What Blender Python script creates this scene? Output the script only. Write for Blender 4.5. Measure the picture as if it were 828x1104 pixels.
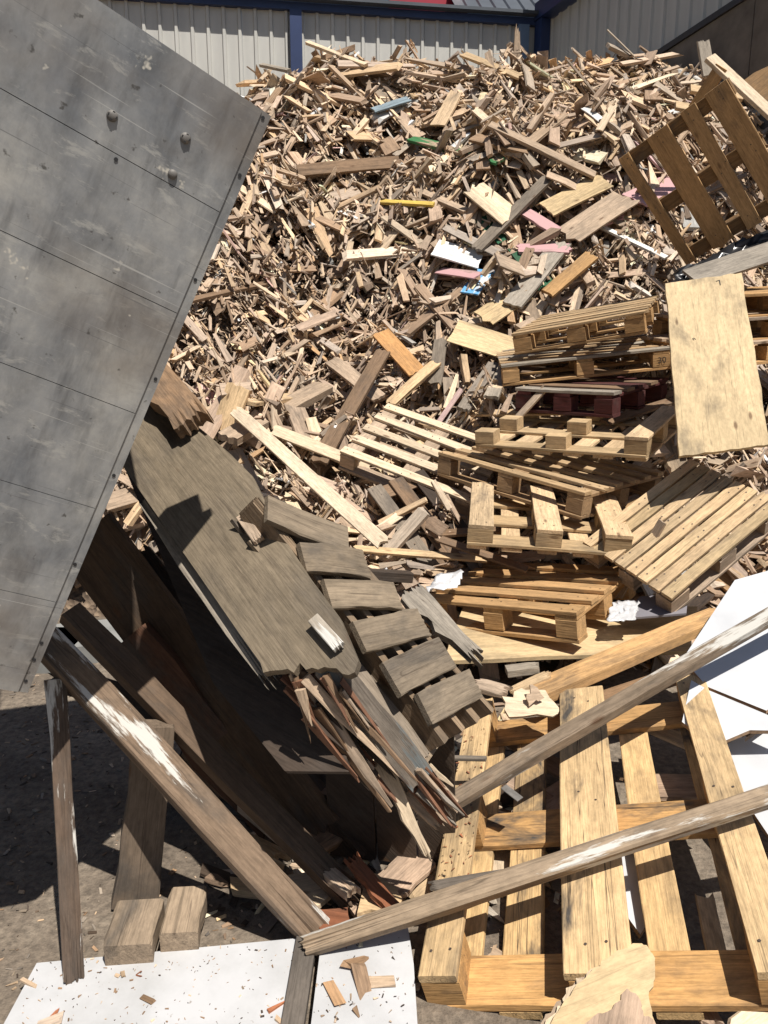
import bpy, math, random
import numpy as np
from mathutils import Matrix, Vector

for o in list(bpy.data.objects):
    bpy.data.objects.remove(o)
S = bpy.context.scene
COL = S.collection
RNG = np.random.default_rng(7)
random.seed(7)

# ------------------------------------------------------------------ camera, sky, sun, exposure
PITCH = math.radians(12); CAMH = 1.6; F = 797.0
cam = bpy.data.cameras.new('camera'); camo = bpy.data.objects.new('camera', cam); COL.objects.link(camo)
cam.sensor_fit = 'VERTICAL'; cam.sensor_height = 36; cam.lens = F / 1104 * 36
cam.clip_start = 0.05; cam.clip_end = 2000
camo.location = (0, 0, CAMH); camo.rotation_euler = (math.pi / 2 - PITCH, 0, 0)
S.camera = camo
SUN_EL = math.radians(63); SUN_AZ = math.atan2(0.54, -0.84)      # clockwise from +Y
sunv = Vector((math.sin(SUN_AZ) * math.cos(SUN_EL), math.cos(SUN_AZ) * math.cos(SUN_EL), math.sin(SUN_EL)))
W = bpy.data.worlds.new('World'); S.world = W; W.use_nodes = True
nt = W.node_tree; bg = nt.nodes['Background']
sky = nt.nodes.new('ShaderNodeTexSky'); sky.sky_type = 'NISHITA'; sky.sun_disc = False
sky.sun_elevation = SUN_EL; sky.sun_rotation = SUN_AZ; sky.altitude = 50; sky.air_density = 1; sky.dust_density = 1.2
nt.links.new(sky.outputs[0], bg.inputs[0]); bg.inputs[1].default_value = 0.05
sl = bpy.data.lights.new('sun', 'SUN'); sl.energy = 5.0; sl.angle = math.radians(0.5); sl.color = (1, 0.95, 0.87)
so = bpy.data.objects.new('sun', sl); COL.objects.link(so)
so.rotation_euler = sunv.to_track_quat('Z', 'Y').to_euler(); so.location = (3, -3, 12)
S.view_settings.view_transform = 'Standard'; S.view_settings.look = 'None'
S.view_settings.exposure = 0.36; S.view_settings.gamma = 1

# ------------------------------------------------------------------ pixel helpers (photo pixels, 828 x 1104)
fw = np.array([0, math.cos(PITCH), -math.sin(PITCH)]); dn = np.array([0, -math.sin(PITCH), -math.cos(PITCH)]); rt = np.array([1., 0, 0])
CP = np.array([0, 0, CAMH])
def ray(px, py): return rt * (px - 414) / F + dn * (py - 552) / F + fw
def PT(px, py, d): return CP + ray(px, py) * d
def PZ(px, py, z):
    r = ray(px, py); return CP + r * ((z - CAMH) / r[2])
def unit(v): v = np.asarray(v, float); return v / np.linalg.norm(v)
def on_plane(px, py, p0, n):
    r = ray(px, py); return CP + r * (np.dot(p0 - CP, n) / np.dot(r, n))
def rodr(w):
    t = np.linalg.norm(w)
    if t < 1e-9: return np.eye(3)
    k = w / t; K = np.array([[0, -k[2], k[1]], [k[2], 0, -k[0]], [-k[1], k[0], 0]])
    return np.eye(3) + math.sin(t) * K + (1 - math.cos(t)) * K @ K
def fit_pose(px, L, Wd, d0, wd=0.15):
    """pose of a rectangle of known size from its four corners in the photo"""
    px = np.array(px, float); loc = np.array([[0, 0, 0], [L, 0, 0], [L, Wd, 0], [0, Wd, 0]], float); best = None
    for dd, sg in ((0, 1), (.4, 1), (.8, 1), (.4, -1)):
        q = np.array([PT(p[0], p[1], d0 + dd * (552 - p[1]) / 300 * sg) for p in px])
        u = unit(q[1] - q[0] + q[2] - q[3]); v = q[3] - q[0] + q[2] - q[1]; v = unit(v - u * (u @ v))
        R0 = np.stack([u, v, np.cross(u, v)], 1); t = q.mean(0) - R0 @ loc.mean(0); p = np.zeros(6); lam = 1e-2
        def res(p):
            P = loc @ (R0 @ rodr(p[:3])).T + t + p[3:]; q = P - CP; z = q @ fw
            uv = np.stack([414 + F * (q @ rt) / z, 552 + F * (q @ dn) / z], -1)
            return np.concatenate([((uv - px) / 3).ravel(), [(z.mean() - d0) / wd]])
        for it in range(50):
            r = res(p); J = np.stack([(res(p + 1e-5 * e) - r) / 1e-5 for e in np.eye(6)], 1)
            st = np.linalg.solve(J.T @ J + lam * np.eye(6), -J.T @ r)
            if (res(p + st) ** 2).sum() < (r ** 2).sum(): p = p + st; lam *= .5
            else: lam *= 4
        c = (res(p) ** 2).sum()
        if best is None or c < best[0]: best = (c, R0 @ rodr(p[:3]), t + p[3:])
    return best[1], best[2]
def plane_pose(px, d0, n):
    """rectangle from corner pixels lying on a plane of known tilt; returns R, origin, L, W"""
    n = unit(n); p0 = PT(px[0][0], px[0][1], d0)
    p1 = on_plane(*px[1], p0, n); p3 = on_plane(*px[3], p0, n)
    u = p1 - p0; L = np.linalg.norm(u); u = u / L; v = p3 - p0; v = v - u * (u @ v); Wd = np.linalg.norm(v); v = v / Wd
    return np.stack([u, v, np.cross(u, v)], 1), p0, L, Wd
def mat4(R, t):
    M = np.eye(4); M[:3, :3] = R; M[:3, 3] = t; return Matrix(M.tolist())

# ------------------------------------------------------------------ materials
def newmat(name):
    m = bpy.data.materials.new(name); m.use_nodes = True
    n = m.node_tree.nodes; return m, n, m.node_tree.links, n['Principled BSDF']
def nd(n, t, **kw):
    x = n.new(t)
    for k, v in kw.items():
        if k.startswith('i_'): x.inputs[k[2:].replace('_', ' ')].default_value = v
        else: setattr(x, k, v)
    return x
def ramp(n, pts):
    r = n.new('ShaderNodeValToRGB'); e = r.color_ramp.elements
    while len(e) > 1: e.remove(e[-1])
    e[0].position = pts[0][0]; c = pts[0][1]; e[0].color = (c, c, c, 1) if isinstance(c, (int, float)) else (*c, 1)
    for p, c in pts[1:]:
        q = e.new(p); q.color = (c, c, c, 1) if isinstance(c, (int, float)) else (*c, 1)
    return r
def mix(n, l, a, b, f, mode='MIX'):
    m = n.new('ShaderNodeMix'); m.data_type = 'RGBA'; m.blend_type = mode
    for s, v in ((6, a), (7, b), (0, f)):
        if hasattr(v, 'links') or hasattr(v, 'is_linked'): l.new(v, m.inputs[s])
        else: m.inputs[s].default_value = (*v, 1) if isinstance(v, tuple) else v
    return m.outputs[2]

def wood_material(name, paint=None, paint_lo=0.5, paint_hi=0.56, stain=1.0, bump=0.5, ply=False):
    m, n, l, b = newmat(name)
    gc = nd(n, 'ShaderNodeAttribute', attribute_name='gc'); pc = nd(n, 'ShaderNodeAttribute', attribute_name='pc')
    def mapped(sx, sy, sz):
        k = nd(n, 'ShaderNodeMapping'); k.inputs['Scale'].default_value = (sx, sy, sz); l.new(gc.outputs['Vector'], k.inputs['Vector']); return k.outputs[0]
    g1 = nd(n, 'ShaderNodeTexNoise', i_Scale=1.0, i_Detail=4.0, i_Roughness=.6, i_Distortion=.9); l.new(mapped(1.3, 6, 6) if ply else mapped(1.6, 22, 22), g1.inputs['Vector'])
    g2 = nd(n, 'ShaderNodeTexNoise', i_Scale=1.0, i_Detail=3.0, i_Roughness=.65); l.new(mapped(8, 60, 60) if ply else mapped(9, 170, 170), g2.inputs['Vector'])
    g3 = nd(n, 'ShaderNodeTexNoise', i_Scale=1.0, i_Detail=5.0, i_Roughness=.65, i_Distortion=.4); l.new(mapped(3.0, 7, 7), g3.inputs['Vector'])
    g4 = nd(n, 'ShaderNodeTexNoise', i_Scale=1.0, i_Detail=2.0); l.new(mapped(.8, 2.2, 2.2), g4.inputs['Vector'])
    kn = nd(n, 'ShaderNodeTexVoronoi', i_Scale=1.0); l.new(mapped(3.2, 9, 9), kn.inputs['Vector'])
    r1 = ramp(n, [(.30, .80), (.46, .96), (.55, 1.0), (.7, 1.06)] if ply else [(.30, .70), (.46, .93), (.55, 1.0), (.7, 1.10)]); l.new(g1.outputs[0], r1.inputs[0])
    r2 = ramp(n, [(.3, .90), (.5, 1.0), (.7, 1.05)] if ply else [(.3, .74), (.5, 1.0), (.7, 1.12)]); l.new(g2.outputs[0], r2.inputs[0])
    r4 = ramp(n, [(.3, .82), (.7, 1.12)]); l.new(g4.outputs[0], r4.inputs[0])
    c = mix(n, l, pc.outputs['Color'], r1.outputs[0], 1.0, 'MULTIPLY')
    c = mix(n, l, c, r2.outputs[0], 1.0, 'MULTIPLY')
    c = mix(n, l, c, r4.outputs[0], 1.0, 'MULTIPLY')
    rk = ramp(n, [(.05, .75), (.11, 0)]); l.new(kn.outputs['Distance'], rk.inputs[0])
    c = mix(n, l, c, (.10, .05, .025), rk.outputs[0])
    # weather stains: strength in alpha
    rs = ramp(n, [(.50, 0), (.68, .85)]); l.new(g3.outputs[0], rs.inputs[0])
    mm = nd(n, 'ShaderNodeMath', operation='MULTIPLY'); l.new(rs.outputs[0], mm.inputs[0]); l.new(pc.outputs['Alpha'], mm.inputs[1])
    c = mix(n, l, c, (.075, .066, .058), mm.outputs[0])
    g5 = nd(n, 'ShaderNodeTexNoise', i_Scale=1.0, i_Detail=2.0, i_Roughness=.5, i_Distortion=.2); l.new(mapped(.9, 38, 38), g5.inputs['Vector'])
    rc = ramp(n, [(.580, 0), (.592, .75), (.604, 0)]); l.new(g5.outputs[0], rc.inputs[0])
    mc = nd(n, 'ShaderNodeMath', operation='MULTIPLY'); l.new(rc.outputs[0], mc.inputs[0]); l.new(pc.outputs['Alpha'], mc.inputs[1])
    c = mix(n, l, c, (.05, .035, .025), mc.outputs[0])
    g6 = nd(n, 'ShaderNodeTexNoise', i_Scale=1.0, i_Detail=5.0, i_Roughness=.75); l.new(mapped(24, 60, 60), g6.inputs['Vector'])
    r6 = ramp(n, [(.35, .80), (.6, 1.06)]); l.new(g6.outputs[0], r6.inputs[0]); c = mix(n, l, c, r6.outputs[0], 1.0, 'MULTIPLY')
    rough = .82; hsrc = g2.outputs[0]
    if paint:
        pn = nd(n, 'ShaderNodeTexNoise', i_Scale=1.0, i_Detail=6.0, i_Roughness=.7); l.new(mapped(3.2, 26, 26), pn.inputs['Vector'])
        pn2 = nd(n, 'ShaderNodeTexNoise', i_Scale=1.0, i_Detail=1.0); l.new(mapped(2.2, 9, 9), pn2.inputs['Vector'])
        ma = nd(n, 'ShaderNodeMath', operation='MULTIPLY_ADD'); l.new(pn2.outputs[0], ma.inputs[0]); ma.inputs[1].default_value = .9; ma.inputs[2].default_value = -.45
        mb = nd(n, 'ShaderNodeMath', operation='ADD'); l.new(pn.outputs[0], mb.inputs[0]); l.new(ma.outputs[0], mb.inputs[1])
        rp = ramp(n, [(paint_lo, 0), (paint_hi, 1)]); l.new(mb.outputs[0], rp.inputs[0])
        c = mix(n, l, c, paint, rp.outputs[0])
    l.new(c, b.inputs['Base Color']); b.inputs['Roughness'].default_value = rough
    b.inputs['Specular IOR Level'].default_value = .25
    bp = nd(n, 'ShaderNodeBump', i_Strength=bump, i_Distance=.004); l.new(hsrc, bp.inputs['Height']); l.new(bp.outputs[0], b.inputs['Normal'])
    return m
MW = wood_material('wood')
MPLY = wood_material('plywood_face', ply=True, bump=.25)
MPAINT = wood_material('wood_peeling_white_paint', (.54, .52, .48), .56, .62)
MPAINT2 = wood_material('wood_traces_of_white_paint', (.52, .50, .46), .62, .70)
MGREYP = wood_material('wood_traces_of_grey_paint', (.15, .165, .165), .46, .54)
MGREEN = wood_material('wood_green_paint', (.045, .16, .06), .38, .46)
MPINKB = wood_material('board_pink', (.50, .30, .30), .3, .36)
MMULTI = wood_material('board_white_paint', (.70, .70, .69), .40, .44)
MBLUE = wood_material('board_blue_paint', (.12, .33, .58), .44, .5)

def simple(name, col, rough=.6, var=.15, scale=6., metal=0, bump=0, coord='Object', spec=.5):
    m, n, l, b = newmat(name)
    tc = nd(n, 'ShaderNodeTexCoord'); no = nd(n, 'ShaderNodeTexNoise', i_Scale=scale, i_Detail=6.0, i_Roughness=.6); l.new(tc.outputs[coord], no.inputs['Vector'])
    r = ramp(n, [(.3, 1 - var), (.7, 1 + var)]); l.new(no.outputs[0], r.inputs[0])
    l.new(mix(n, l, col, r.outputs[0], 1.0, 'MULTIPLY'), b.inputs['Base Color'])
    b.inputs['Roughness'].default_value = rough; b.inputs['Metallic'].default_value = metal; b.inputs['Specular IOR Level'].default_value = spec
    if bump:
        bp = nd(n, 'ShaderNodeBump', i_Strength=bump, i_Distance=.01); l.new(no.outputs[0], bp.inputs['Height']); l.new(bp.outputs[0], b.inputs['Normal'])
    return m
M_DARK = simple('dark_steel', (.02, .02, .022), .5)
M_BOLT = simple('bolt_steel', (.15, .14, .13), .65, .3, 40, .2)
M_NAIL = simple('nail_steel', (.10, .075, .06), .6, .3, 60, .4)
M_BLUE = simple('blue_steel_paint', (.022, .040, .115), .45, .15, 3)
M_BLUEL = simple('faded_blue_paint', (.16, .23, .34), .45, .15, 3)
M_RED = simple('red_fascia_paint', (.35, .02, .04), .45, .1, 3)
M_ROOF = simple('slate_roof_sheet', (.075, .085, .10), .45, .15, 4)
M_BAG = simple('clear_plastic_film', (.62, .62, .63), .25, .2, 9)
M_FILM = simple('clear_film', (.75, .75, .76), .12, .1, 9); M_FILM.node_tree.nodes['Principled BSDF'].inputs['Transmission Weight'].default_value = .35
M_BLACKF = simple('black_plastic_film', (.02, .02, .022), .28, .3, 9)

def steel_material():
    m, n, l, b = newmat('scuffed_grey_steel')
    tc = nd(n, 'ShaderNodeTexCoord')
    def mp(s, o=(0, 0, 0), rot=0):
        k = nd(n, 'ShaderNodeMapping'); k.inputs['Scale'].default_value = s; k.inputs['Location'].default_value = o; k.inputs['Rotation'].default_value = (0, 0, rot)
        l.new(tc.outputs['Object'], k.inputs['Vector']); return k.outputs[0]
    a = nd(n, 'ShaderNodeTexNoise', i_Scale=2.2, i_Detail=7.0, i_Roughness=.68, i_Distortion=.15); l.new(mp((1, 1, 1)), a.inputs['Vector'])
    ra = ramp(n, [(.36, (.165, .175, .19)), (.5, (.275, .276, .274)), (.64, (.42, .405, .372))]); l.new(a.outputs[0], ra.inputs[0])
    a2 = nd(n, 'ShaderNodeTexNoise', i_Scale=1, i_Detail=7.0, i_Roughness=.72, i_Distortion=.3); l.new(mp((11, 5, 5), (2, 7, 0), .5), a2.inputs['Vector'])
    ra2 = ramp(n, [(.33, .68), (.5, 1.0), (.68, 1.22)]); l.new(a2.outputs[0], ra2.inputs[0])
    c = mix(n, l, ra.outputs[0], ra2.outputs[0], 1.0, 'MULTIPLY')
    s = nd(n, 'ShaderNodeTexNoise', i_Scale=1, i_Detail=4.0, i_Roughness=.7); l.new(mp((16, 3.2, 3), rot=.45), s.inputs['Vector'])
    rs = ramp(n, [(.54, 0), (.72, .6)]); l.new(s.outputs[0], rs.inputs[0]); c = mix(n, l, c, (.07, .072, .076), rs.outputs[0])
    s2 = nd(n, 'ShaderNodeTexNoise', i_Scale=1, i_Detail=5.0, i_Roughness=.75, i_Distortion=.3); l.new(mp((9, 26, 9), (3, 1, 0), -.25), s2.inputs['Vector'])
    rs2 = ramp(n, [(.57, 0), (.66, .6)]); l.new(s2.outputs[0], rs2.inputs[0]); c = mix(n, l, c, (.44, .43, .40), rs2.outputs[0])
    d = nd(n, 'ShaderNodeTexNoise', i_Scale=1.1, i_Detail=5.0, i_Roughness=.6); l.new(mp((1, 1.4, 1), (5.3, 2.2, 0)), d.inputs['Vector'])
    rd = ramp(n, [(.50, 0), (.66, .75)]); l.new(d.outputs[0], rd.inputs[0]); c = mix(n, l, c, (.15, .115, .085), rd.outputs[0])
    e = nd(n, 'ShaderNodeTexNoise', i_Scale=34, i_Detail=3.0, i_Roughness=.6); l.new(mp((1, 1, 1)), e.inputs['Vector'])
    re = ramp(n, [(.66, 0), (.72, .8)]); l.new(e.outputs[0], re.inputs[0]); c = mix(n, l, c, (.06, .055, .05), re.outputs[0])
    f = nd(n, 'ShaderNodeTexNoise', i_Scale=11, i_Detail=4.0, i_Roughness=.7); l.new(mp((1, 1, 1), (9, 9, 0)), f.inputs['Vector'])
    rf = ramp(n, [(.665, 0), (.70, .85)]); l.new(f.outputs[0], rf.inputs[0]); c = mix(n, l, c, (.62, .58, .50), rf.outputs[0])
    for rot_, off_ in ((.5, 0), (-.9, 4), (1.25, 8)):
        sc = nd(n, 'ShaderNodeTexNoise', i_Scale=1, i_Detail=2.0, i_Roughness=.5); l.new(mp((2.2, 150, 2), (off_, off_, 0), rot_), sc.inputs['Vector'])
        rsc = ramp(n, [(.70, 0), (.74, .55)]); l.new(sc.outputs[0], rsc.inputs[0]); c = mix(n, l, c, (.52, .51, .48) if off_ != 4 else (.10, .10, .105), rsc.outputs[0])
    l.new(c, b.inputs['Base Color']); b.inputs['Roughness'].default_value = .42; b.inputs['Metallic'].default_value = .2
    bp = nd(n, 'ShaderNodeBump', i_Strength=.15, i_Distance=.004); l.new(a.outputs[0], bp.inputs['Height']); l.new(bp.outputs[0], b.inputs['Normal'])
    return m
M_STEEL = steel_material()

def white_sheet_material():
    m, n, l, b = newmat('white_melamine')
    tc = nd(n, 'ShaderNodeTexCoord')
    a = nd(n, 'ShaderNodeTexNoise', i_Scale=3, i_Detail=6.0, i_Roughness=.65); l.new(tc.outputs['Object'], a.inputs['Vector'])
    ra = ramp(n, [(.3, (.38, .38, .38)), (.6, (.52, .52, .53))]); l.new(a.outputs[0], ra.inputs[0])
    e = nd(n, 'ShaderNodeTexNoise', i_Scale=55, i_Detail=2.0); l.new(tc.outputs['Object'], e.inputs['Vector'])
    re = ramp(n, [(.71, 0), (.76, .6)]); l.new(e.outputs[0], re.inputs[0])
    c = mix(n, l, ra.outputs[0], (.20, .15, .11), re.outputs[0])
    l.new(c, b.inputs['Base Color']); b.inputs['Roughness'].default_value = .42
    return m
M_WHITE = white_sheet_material()
M_WHITEC = simple('clean_white_melamine', (.52, .53, .55), .4, .12, 4)
M_CORE = simple('chipboard_core', (.34, .22, .13), .9, .3, 60)

def ground_material():
    m, n, l, b = newmat('dusty_concrete_ground')
    tc = nd(n, 'ShaderNodeTexCoord')
    a = nd(n, 'ShaderNodeTexNoise', i_Scale=2.2, i_Detail=8.0, i_Roughness=.68); l.new(tc.outputs['Object'], a.inputs['Vector'])
    ra = ramp(n, [(.3, (.09, .07, .053)), (.52, (.19, .152, .115)), (.7, (.27, .225, .172))]); l.new(a.outputs[0], ra.inputs[0])
    e = nd(n, 'ShaderNodeTexNoise', i_Scale=38, i_Detail=4.0, i_Roughness=.7); l.new(tc.outputs['Object'], e.inputs['Vector'])
    re = ramp(n, [(.35, .6), (.65, 1.25)]); l.new(e.outputs[0], re.inputs[0])
    l.new(mix(n, l, ra.outputs[0], re.outputs[0], 1.0, 'MULTIPLY'), b.inputs['Base Color']); b.inputs['Roughness'].default_value = .92
    bp = nd(n, 'ShaderNodeBump', i_Strength=.6, i_Distance=.02); l.new(e.outputs[0], bp.inputs['Height']); l.new(bp.outputs[0], b.inputs['Normal'])
    return m
M_GROUND = ground_material()
def heap_material():
    m, n, l, b = newmat('shredded_wood_core')
    tc = nd(n, 'ShaderNodeTexCoord')
    v = nd(n, 'ShaderNodeTexVoronoi', i_Scale=28.0); l.new(tc.outputs['Object'], v.inputs['Vector'])
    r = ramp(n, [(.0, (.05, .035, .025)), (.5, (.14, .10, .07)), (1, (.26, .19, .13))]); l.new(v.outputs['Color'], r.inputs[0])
    l.new(r.outputs[0], b.inputs['Base Color']); b.inputs['Roughness'].default_value = .95
    bp = nd(n, 'ShaderNodeBump', i_Strength=1.0, i_Distance=.03); l.new(v.outputs['Distance'], bp.inputs['Height']); l.new(bp.outputs[0], b.inputs['Normal'])
    return m
M_HEAP = heap_material()
def cladding_material():
    m, n, l, b = newmat('grey_cladding_sheet')
    tc = nd(n, 'ShaderNodeTexCoord'); k = nd(n, 'ShaderNodeMapping'); k.inputs['Scale'].default_value = (3, 3, .5); l.new(tc.outputs['Object'], k.inputs['Vector'])
    a = nd(n, 'ShaderNodeTexNoise', i_Scale=2, i_Detail=6.0, i_Roughness=.6); l.new(k.outputs[0], a.inputs['Vector'])
    r = ramp(n, [(.3, (.46, .45, .42)), (.7, (.56, .55, .51))]); l.new(a.outputs[0], r.inputs[0]); l.new(r.outputs[0], b.inputs['Base Color'])
    b.inputs['Roughness'].default_value = .5
    return m
M_CLAD = cladding_material()
M_CONC = simple('stained_concrete', (.13, .115, .10), .9, .45, 2.2, bump=.4)
M_SLAB = simple('pale_concrete_slab', (.22, .22, .21), .9, .25, 4)

# ------------------------------------------------------------------ object helpers
def tag(o, label=None, cat=None, group=None, kind=None):
    if label: o['label'] = label
    if cat: o['category'] = cat
    if group: o['group'] = group
    if kind: o['kind'] = kind
    return o
def empty(name, M=None):
    o = bpy.data.objects.new(name, None); o.empty_display_size = .1; COL.objects.link(o)
    if M is not None: o.matrix_world = M
    return o
def mesh_obj(name, verts, faces, mat, parent=None, M=None):
    me = bpy.data.meshes.new(name); me.from_pydata([tuple(map(float, v)) for v in verts], [], [tuple(map(int, f)) for f in faces]); me.validate()
    if mat: me.materials.append(mat)
    o = bpy.data.objects.new(name, me); COL.objects.link(o)
    if parent: o.parent = parent
    if M is not None: o.matrix_local = M
    return o
def set_attrs(me, gc, pc):
    a = me.attributes.new('gc', 'FLOAT_VECTOR', 'POINT'); a.data.foreach_set('vector', np.asarray(gc, np.float32).ravel())
    a = me.attributes.new('pc', 'FLOAT_COLOR', 'POINT'); a.data.foreach_set('color', np.asarray(pc, np.float32).ravel())

PAL = dict(pine=(.60, .43, .255), pale=(.68, .54, .38), honey=(.50, .30, .135), orange=(.50, .27, .11), brown=(.24, .155, .095), tan=(.44, .33, .235),
           grey=(.225, .185, .145), dgrey=(.13, .108, .088), dark=(.06, .043, .032), mdf=(.42, .30, .215), ply=(.60, .45, .26), red=(.10, .03, .028), rust=(.26, .10, .05),
           mossy=(.235, .188, .132), lgrey=(.33, .285, .23), white=(.68, .67, .64), yellow=(.62, .44, .10), green=(.03, .12, .06), pink=(.55, .36, .34), blue=(.10, .17, .28), bluegrey=(.24, .30, .33))
def vary(c, s=.10):
    c = np.array(PAL[c] if isinstance(c, str) else c); k = 1 + RNG.normal(0, s); h = RNG.normal(0, s * .6) * np.array([.25, 0, -.45])
    return np.clip(c * k * (1 + h), .01, .85)

def plank_geo(L, Wd, T, jag0=0., jag1=0., bow=0., bev=.002, rough=.0, taper=1., ns=None, nc=None):
    """a board along +x centred at 0: grid of sections, optional splintered ends, bow, chamfer"""
    if nc is None: nc = max(4, int(4 + (10 if (jag0 or jag1) else 0)))
    if ns is None: ns = 2 if not (bow or rough or jag0 or jag1) else 6
    b = min(bev, T * .3, Wd * .2)
    ys = np.concatenate([[-Wd / 2], np.linspace(-Wd / 2 + b, Wd / 2 - b, nc - 2), [Wd / 2]])
    xs = np.linspace(-L / 2, L / 2, ns)
    V = []
    j0 = -jag0 * RNG.random(nc) ** 1.5 * np.where(np.arange(nc) % 2, 1, .25); j1 = jag1 * RNG.random(nc) ** 1.5 * np.where(np.arange(nc) % 2, 1, .25)
    er = RNG.normal(0, rough, (ns, 2)) if rough else np.zeros((ns, 2))
    for side in (1, -1):
        for i, x in enumerate(xs):
            t = i / (ns - 1)
            for k, y in enumerate(ys):
                xx = x + (j0[k] if i == 0 else 0) + (j1[k] if i == ns - 1 else 0)
                if jag0 and i == 0 or jag1 and i == ns - 1: zf = .55 + .45 * RNG.random()
                else: zf = 1
                z = side * (T / 2 - (b if k in (0, nc - 1) else 0)) * zf + bow * (1 - (2 * t - 1) ** 2)
                yy = y * (1 + (taper - 1) * t) + (er[i, 0] if k == 0 else er[i, 1] if k == nc - 1 else 0)
                V.append((xx, yy, z))
    Fc = []; N = ns * nc
    for i in range(ns - 1):
        for k in range(nc - 1):
            a = i * nc + k; Fc.append((a, a + nc, a + nc + 1, a + 1)); Fc.append((N + a, N + a + 1, N + a + nc + 1, N + a + nc))
        for k, fl in ((0, 0), (nc - 1, 1)):
            a = i * nc + k; q = (a, N + a, N + a + nc, a + nc); Fc.append(q if not fl else q[::-1])
    for i, fl in ((0, 1), (ns - 1, 0)):
        for k in range(nc - 1):
            a = i * nc + k; q = (a, N + a, N + a + 1, a + 1); Fc.append(q if fl else q[::-1])
    V = np.array(V); return V, [f[::-1] for f in Fc]
def wood_obj(name, V, Fc, col, wear=.5, mat=None, parent=None, M=None, rot=False):
    o = mesh_obj(name, V, Fc, mat or MW, parent, M)
    g = V + RNG.random(3) * 40
    if rot: g = g[:, [1, 0, 2]]
    c = vary(col, .07); pc = np.tile(np.array([*c, wear]), (len(V), 1)); set_attrs(o.data, g, pc); return o
def board(name, L, Wd, T, col, wear=.5, mat=None, parent=None, M=None, **kw):
    V, Fc = plank_geo(L, Wd, T, **kw); return wood_obj(name, V, Fc, col, wear, mat, parent, M)
def frame_between(p1, p2, up=(0, 0, 1), roll=0.):
    p1 = np.array(p1, float); p2 = np.array(p2, float); u = unit(p2 - p1); w = np.array(up, float); w = unit(w - u * (u @ w)); v = np.cross(w, u)
    R = np.stack([u, v, w], 1)
    if roll: c, s = math.cos(roll), math.sin(roll); R = R @ np.array([[1, 0, 0], [0, c, -s], [0, s, c]])
    return mat4(R, (p1 + p2) / 2), np.linalg.norm(p2 - p1)
def stick(name, p1, p2, Wd, T, col, wear=.5, mat=None, up=(0, 0, 1), roll=0., parent=None, **kw):
    M, L = frame_between(p1, p2, up, roll); return board(name, L, Wd, T, col, wear, mat, parent, M, **kw)
def poly_sheet(name, P, T, col, wear=.3, mat=None, parent=None, n=None, edge=None, udir=None):
    """flat sheet with an outline given as 3-D points (first made planar), with real thickness"""
    P = np.array(P, float); c = P.mean(0)
    if n is None:
        n = np.linalg.svd(P - c)[2][2]
        if n @ (CP - c) < 0: n = -n
    n = unit(n); ud = P[1] - P[0] if udir is None else udir; u = unit(ud - n * (n @ ud)); v = np.cross(n, u)
    q = np.stack([(P - c) @ u, (P - c) @ v], 1)
    a = 0.5 * np.sum(q[:, 0] * np.roll(q[:, 1], -1) - np.roll(q[:, 0], -1) * q[:, 1])
    if a < 0: q = q[::-1]
    k = len(q); V = np.concatenate([np.c_[q, np.full(k, T / 2)], np.c_[q, np.full(k, -T / 2)]])
    Fc = [tuple(range(k)), tuple(range(2 * k - 1, k - 1, -1))] + [(i + k, (i + 1) % k + k, (i + 1) % k, i) for i in range(k)]
    o = wood_obj(name, V, Fc, col, wear, mat, parent, mat4(np.stack([u, v, n], 1), c))
    if edge:
        o.data.materials.append(edge)
        for p in o.data.polygons[2:]: p.material_index = 1
    return o
def ragged(pts, k=6, amp=.01, seed=0):
    """subdivide an outline and roughen it"""
    r = np.random.default_rng(seed); out = []; pts = np.array(pts, float)
    for i in range(len(pts)):
        a, b = pts[i], pts[(i + 1) % len(pts)]
        for j in range(k): out.append(a + (b - a) * j / k + (r.normal(0, amp, 3) if j else 0))
    return out
def box_geo(x0, x1, y0, y1, z0, z1):
    V = [(x, y, z) for z in (z0, z1) for y in (y0, y1) for x in (x0, x1)]
    return V, [(0, 2, 3, 1), (4, 5, 7, 6), (0, 1, 5, 4), (2, 6, 7, 3), (0, 4, 6, 2), (1, 3, 7, 5)]
def join_geo(parts):
    V = []; Fc = []
    for v, f in parts: k = len(V); V += list(v); Fc += [tuple(i + k for i in q) for q in f]
    return V, Fc

# ================================================================== THE SETTING
v, f = [(-150, -30, 0), (150, -30, 0), (150, 200, 0), (-150, 200, 0)], [(0, 1, 2, 3)]
tag(mesh_obj('ground', v, f, M_GROUND), kind='structure')

# ---- shed behind the heap: cladding sheets, eave beam, posts, roof
EAVE = 6.75
A = PZ(-260, -26, EAVE); B = PZ(588, 29, EAVE)           # foot line of the eave on the long wall
wu = unit([B[0] - A[0], B[1] - A[1], 0]); wn = np.array([wu[1], -wu[0], 0]); wl = np.linalg.norm((B - A)[:2])
def corrugated(length, z0, z1, pitch=.235, rib=.035, depth=.03):
    xs = [0.]; ds = [0.]; x = 0
    while x < length - pitch + 1e-6:
        for dx, d in ((pitch - 2 * rib, 0), (pitch - 1.55 * rib, depth), (pitch - .45 * rib, depth), (pitch, 0)): xs.append(x + dx); ds.append(d)
        x += pitch
    V = [(a, -d, z) for z in (z0, z1) for a, d in zip(xs, ds)]; k = len(xs)
    V += [(a, -d + .012, z) for z in (z0, z1) for a, d in zip(xs, ds)]
    Fc = [(i, i + 1, i + 1 + k, i + k) for i in range(k - 1)] + [(2 * k + i + k, 2 * k + i + 1 + k, 2 * k + i + 1, 2 * k + i) for i in range(k - 1)]
    Fc += [(i + k, i + 1 + k, 3 * k + i + 1, 3 * k + i) for i in range(k - 1)] + [(i, 2 * k + i, 2 * k + i + 1, i + 1) for i in range(k - 1)]
    return V, Fc
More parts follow.
